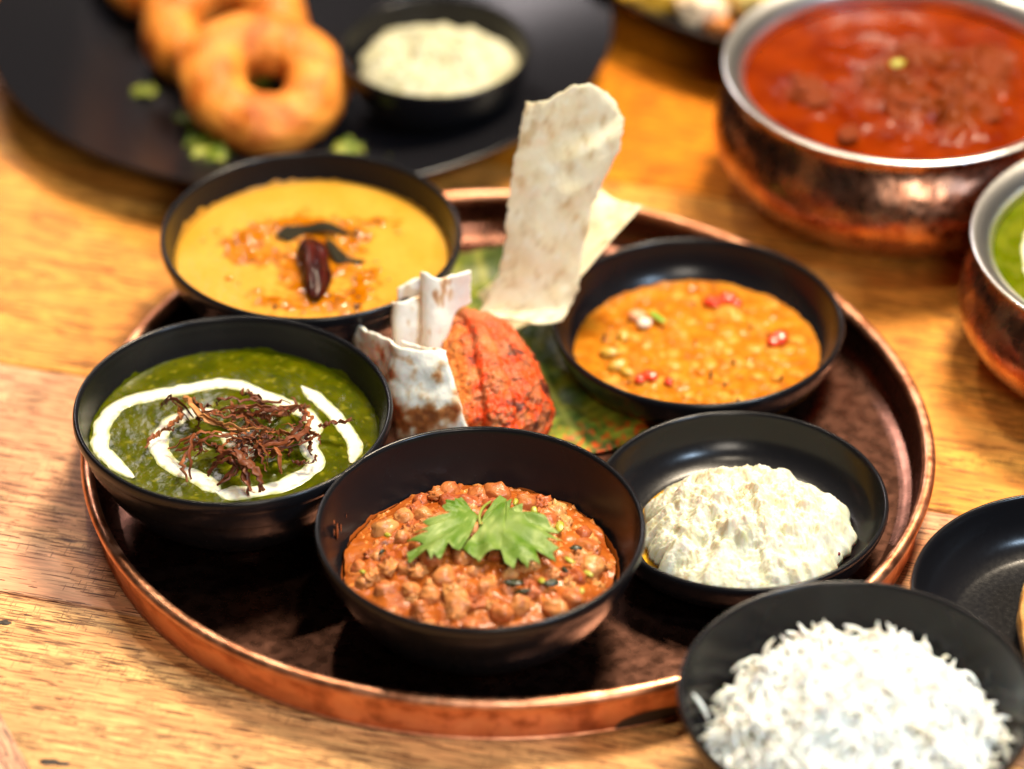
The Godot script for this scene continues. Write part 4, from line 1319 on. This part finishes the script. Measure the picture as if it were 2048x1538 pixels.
func handis() -> void:
	var h1 := Vector3(0.1943, 0.0002, -0.2289)
	handi(h1, 0.0891, 0.075, "large hammered copper pot of red meat curry at the back right", "copper pots")
	var f := noise(301, 32.0, 4)
	var g := noise(302, 110.0, 3)
	var cs := [Vector3(-0.048, 0.006, 0.014), Vector3(0.008, -0.022, 0.020), Vector3(0.004, 0.022, 0.022), Vector3(0.030, 0.006, 0.022), Vector3(-0.012, 0.000, 0.016), Vector3(0.024, 0.034, 0.016), Vector3(0.044, -0.018, 0.018)]
	var hgt := func(x: float, z: float, q: float) -> float:
		var y := 0.0 + 0.0012 * f.get_noise_2d(x, z)
		for c in cs:
			var e := exp(-(pow(x - c.x, 2) + pow(z - c.y, 2)) / (c.z * c.z))
			y += e * (0.0045 + 0.006 * f.get_noise_2d(x * 1.5 + 2, z * 1.5) + 0.002 * g.get_noise_2d(x, z))
		return y
	var tint := func(x: float, z: float, y: float) -> Color:
		var n := clampf(0.5 + f.get_noise_2d(x * 1.4, z * 1.4 + 6), 0, 1)
		var c := Color(0.115, 0.011, 0.0006).lerp(Color(0.19, 0.023, 0.0009), n)
		return c.lerp(Color(0.15, 0.028, 0.005), smoothstep(0.0025, 0.007, y))
	var t := thing("red_curry", "thick red brown meat curry filling the large copper pot", "curry", h1 + Vector3(0, 0.0625, 0))
	put("red_sauce", pool(0.0786, 90, 240, hgt, tint), M.red_gravy, t)
	var meat := flat_mat("meat", lin(0.15, 0.026, 0.005), 0.45)
	meat.metallic_specular = 0.2
	bump(meat, tx_lump, 0.06, 24.0)
	for c in [[-48, 6, 11, 5], [-43, 14, 8, 4], [8, -24, 12, 7], [4, 20, 15, 6], [28, 8, 15, 6], [-10, 0, 9, 5], [24, 34, 11, 5], [44, -16, 13, 6], [-4, 28, 8, 4], [16, 22, 9, 5], [-30, 46, 6, 3], [38, 26, 9, 4]]:
		var o := put("meat_piece", blob(Vector3(c[2] * 0.00115, c[3] * 0.0008, c[2] * 0.0008), noise(300 + c[2], 0.12, 3), 0.45, 26, 17, Vector3(c[0], c[1], 0)), meat, t, Vector3(c[0] * 0.001, 0.0022, c[1] * 0.001))
		o.rotation.y = c[1] * 0.3
	var h := put("herb_piece", blob(Vector3(0.004, 0.0015, 0.003), f, 0.3, 14, 8), flat_mat("lime_herb", lin(0.34, 0.33, 0.03), 0.35), t, Vector3(-0.0030, 0.0075, -0.0095))
	h.rotation.y = 0.4

	var h2 := Vector3(0.3030, 0.0002, -0.0820)
	handi(h2, 0.0893, 0.0715, "copper pot of creamy spinach curry cut by the right photo edge", "copper pots")
	var hg2 := func(x: float, z: float, q: float) -> float: return 0.0006 * f.get_noise_2d(x, z)
	var tn2 := func(x: float, z: float, y: float) -> Color:
		return Color(0.060, 0.082, 0.003).lerp(Color(0.12, 0.13, 0.005), clampf(0.5 + f.get_noise_2d(x * 2, z * 2), 0, 1))
	t = thing("creamy_spinach", "green spinach curry with a thick cream ring in the right copper pot", "curry", h2 + Vector3(0, 0.0610, 0))
	put("spinach_gravy", pool(0.0786, 70, 220, hg2, tn2), M.curry_wet, t)
	var ring := []
	for i in 22:
		var a := TAU * i / 20.0
		ring.append(Vector2(cos(a + 1.2), sin(a + 1.2)) * (62.0 - i * 0.25))
	put("cream_swirl", ribbon(ring, 0.0105, 0.0004, 0.0014, 305), M.cream, t)

# ---------------------------------------------------------------- what the frame cuts off
func corners() -> void:
	var d := bowl("side_bowl", shallow_profile(), 9, Vector3(0.2445, 0.0002, 0.1225), "shallow black bowl at the right edge holding a piece of bread", "", 1.05)
	var f := noise(401, 45.0, 3)
	var P := PackedVector3Array()
	var C := PackedColorArray()
	for j in 40:
		var v := j / 39.0
		for i in 40:
			var a := TAU * i / 40
			var s := pow(sin(PI * clampf(v, 0.02, 0.98)), 0.35)
			var c := Vector2(cos(a), sin(a))
			var sq := c / maxf(absf(c.x), absf(c.y))
			c = c.lerp(sq, 0.55)
			var p := Vector3(c.x * 0.0165 * s, c.y * 0.0085 * s, (v - 0.5) * 0.066)
			p *= 1.0 + 0.06 * f.get_noise_3dv(p)
			P.append(p)
			C.append(Color(0.50, 0.24, 0.06).lerp(Color(0.72, 0.46, 0.17), clampf(0.5 + f.get_noise_3dv(p) + p.x * 20.0, 0, 1)))
	var b := put("bread_piece", grid(40, 40, P, true, C), M.fried, self, Vector3(0.2350, 0.0185, 0.1300))
	b.rotation = Vector3(0.12, -0.08, 0.1)
	tag(b, "golden piece of fried bread in the black bowl at the right edge", "bread")

	var pp := Vector3(0.1867, 0.0002, -0.4700)
	var pl := thing("deep_plate", "black plate of fried pieces behind the large copper pot", "plate", pp)
	var pr := smooth([Vector2(0, 0.002), Vector2(0.085, 0.002), Vector2(0.088, 0), Vector2(0.094, 0), Vector2(0.100, 0.004), Vector2(0.140, 0.0150), Vector2(0.162, 0.0270), Vector2(0.1685, 0.0310), Vector2(0.1692, 0.0325), Vector2(0.1680, 0.0335), Vector2(0.160, 0.0300), Vector2(0.135, 0.0190), Vector2(0.098, 0.0092), Vector2(0.05, 0.0080), Vector2(0, 0.0080)], 5)
	put("plate_body", lathe(pr, 200), M.black_plate, pl)
	var items := [["pale", Vector3(0.1010, 0.033, -0.3560), Vector3(0.013, 0.010, 0.016), Color(0.78, 0.62, 0.42), "pale piece of fried bread left of the copper pot rim"], ["gold", Vector3(0.0800, 0.033, -0.3700), Vector3(0.024, 0.010, 0.016), Color(0.66, 0.36, 0.03), "yellow fried piece on the plate behind the copper pot, second from left"], ["orange", Vector3(0.0560, 0.033, -0.3880), Vector3(0.016, 0.010, 0.012), Color(0.62, 0.26, 0.05), "orange fried piece at the left end of the plate behind the copper pot"], ["yellow", Vector3(0.1260, 0.036, -0.3640), Vector3(0.013, 0.012, 0.022), Color(0.78, 0.56, 0.16), "yellow fried piece touching the copper pot's rim from behind"], ["brown", Vector3(0.1100, 0.028, -0.3400), Vector3(0.008, 0.006, 0.006), Color(0.50, 0.16, 0.02), "small brown crumb at the plate's edge left of the copper pot"]]
	for it in items:
		var col: Color = it[3]
		var m := flat_mat("fried_" + it[0], col.linear_to_srgb(), 0.4)
		bump(m, tx_lump, 0.08, 22.0)
		var o := put("fried_piece", blob(it[2], noise(410, 0.1, 3), 0.4, 30, 18, it[1] * 90.0), m, self, it[1])
		tag(o, it[4], "fried piece", "fried pieces on the back plate")
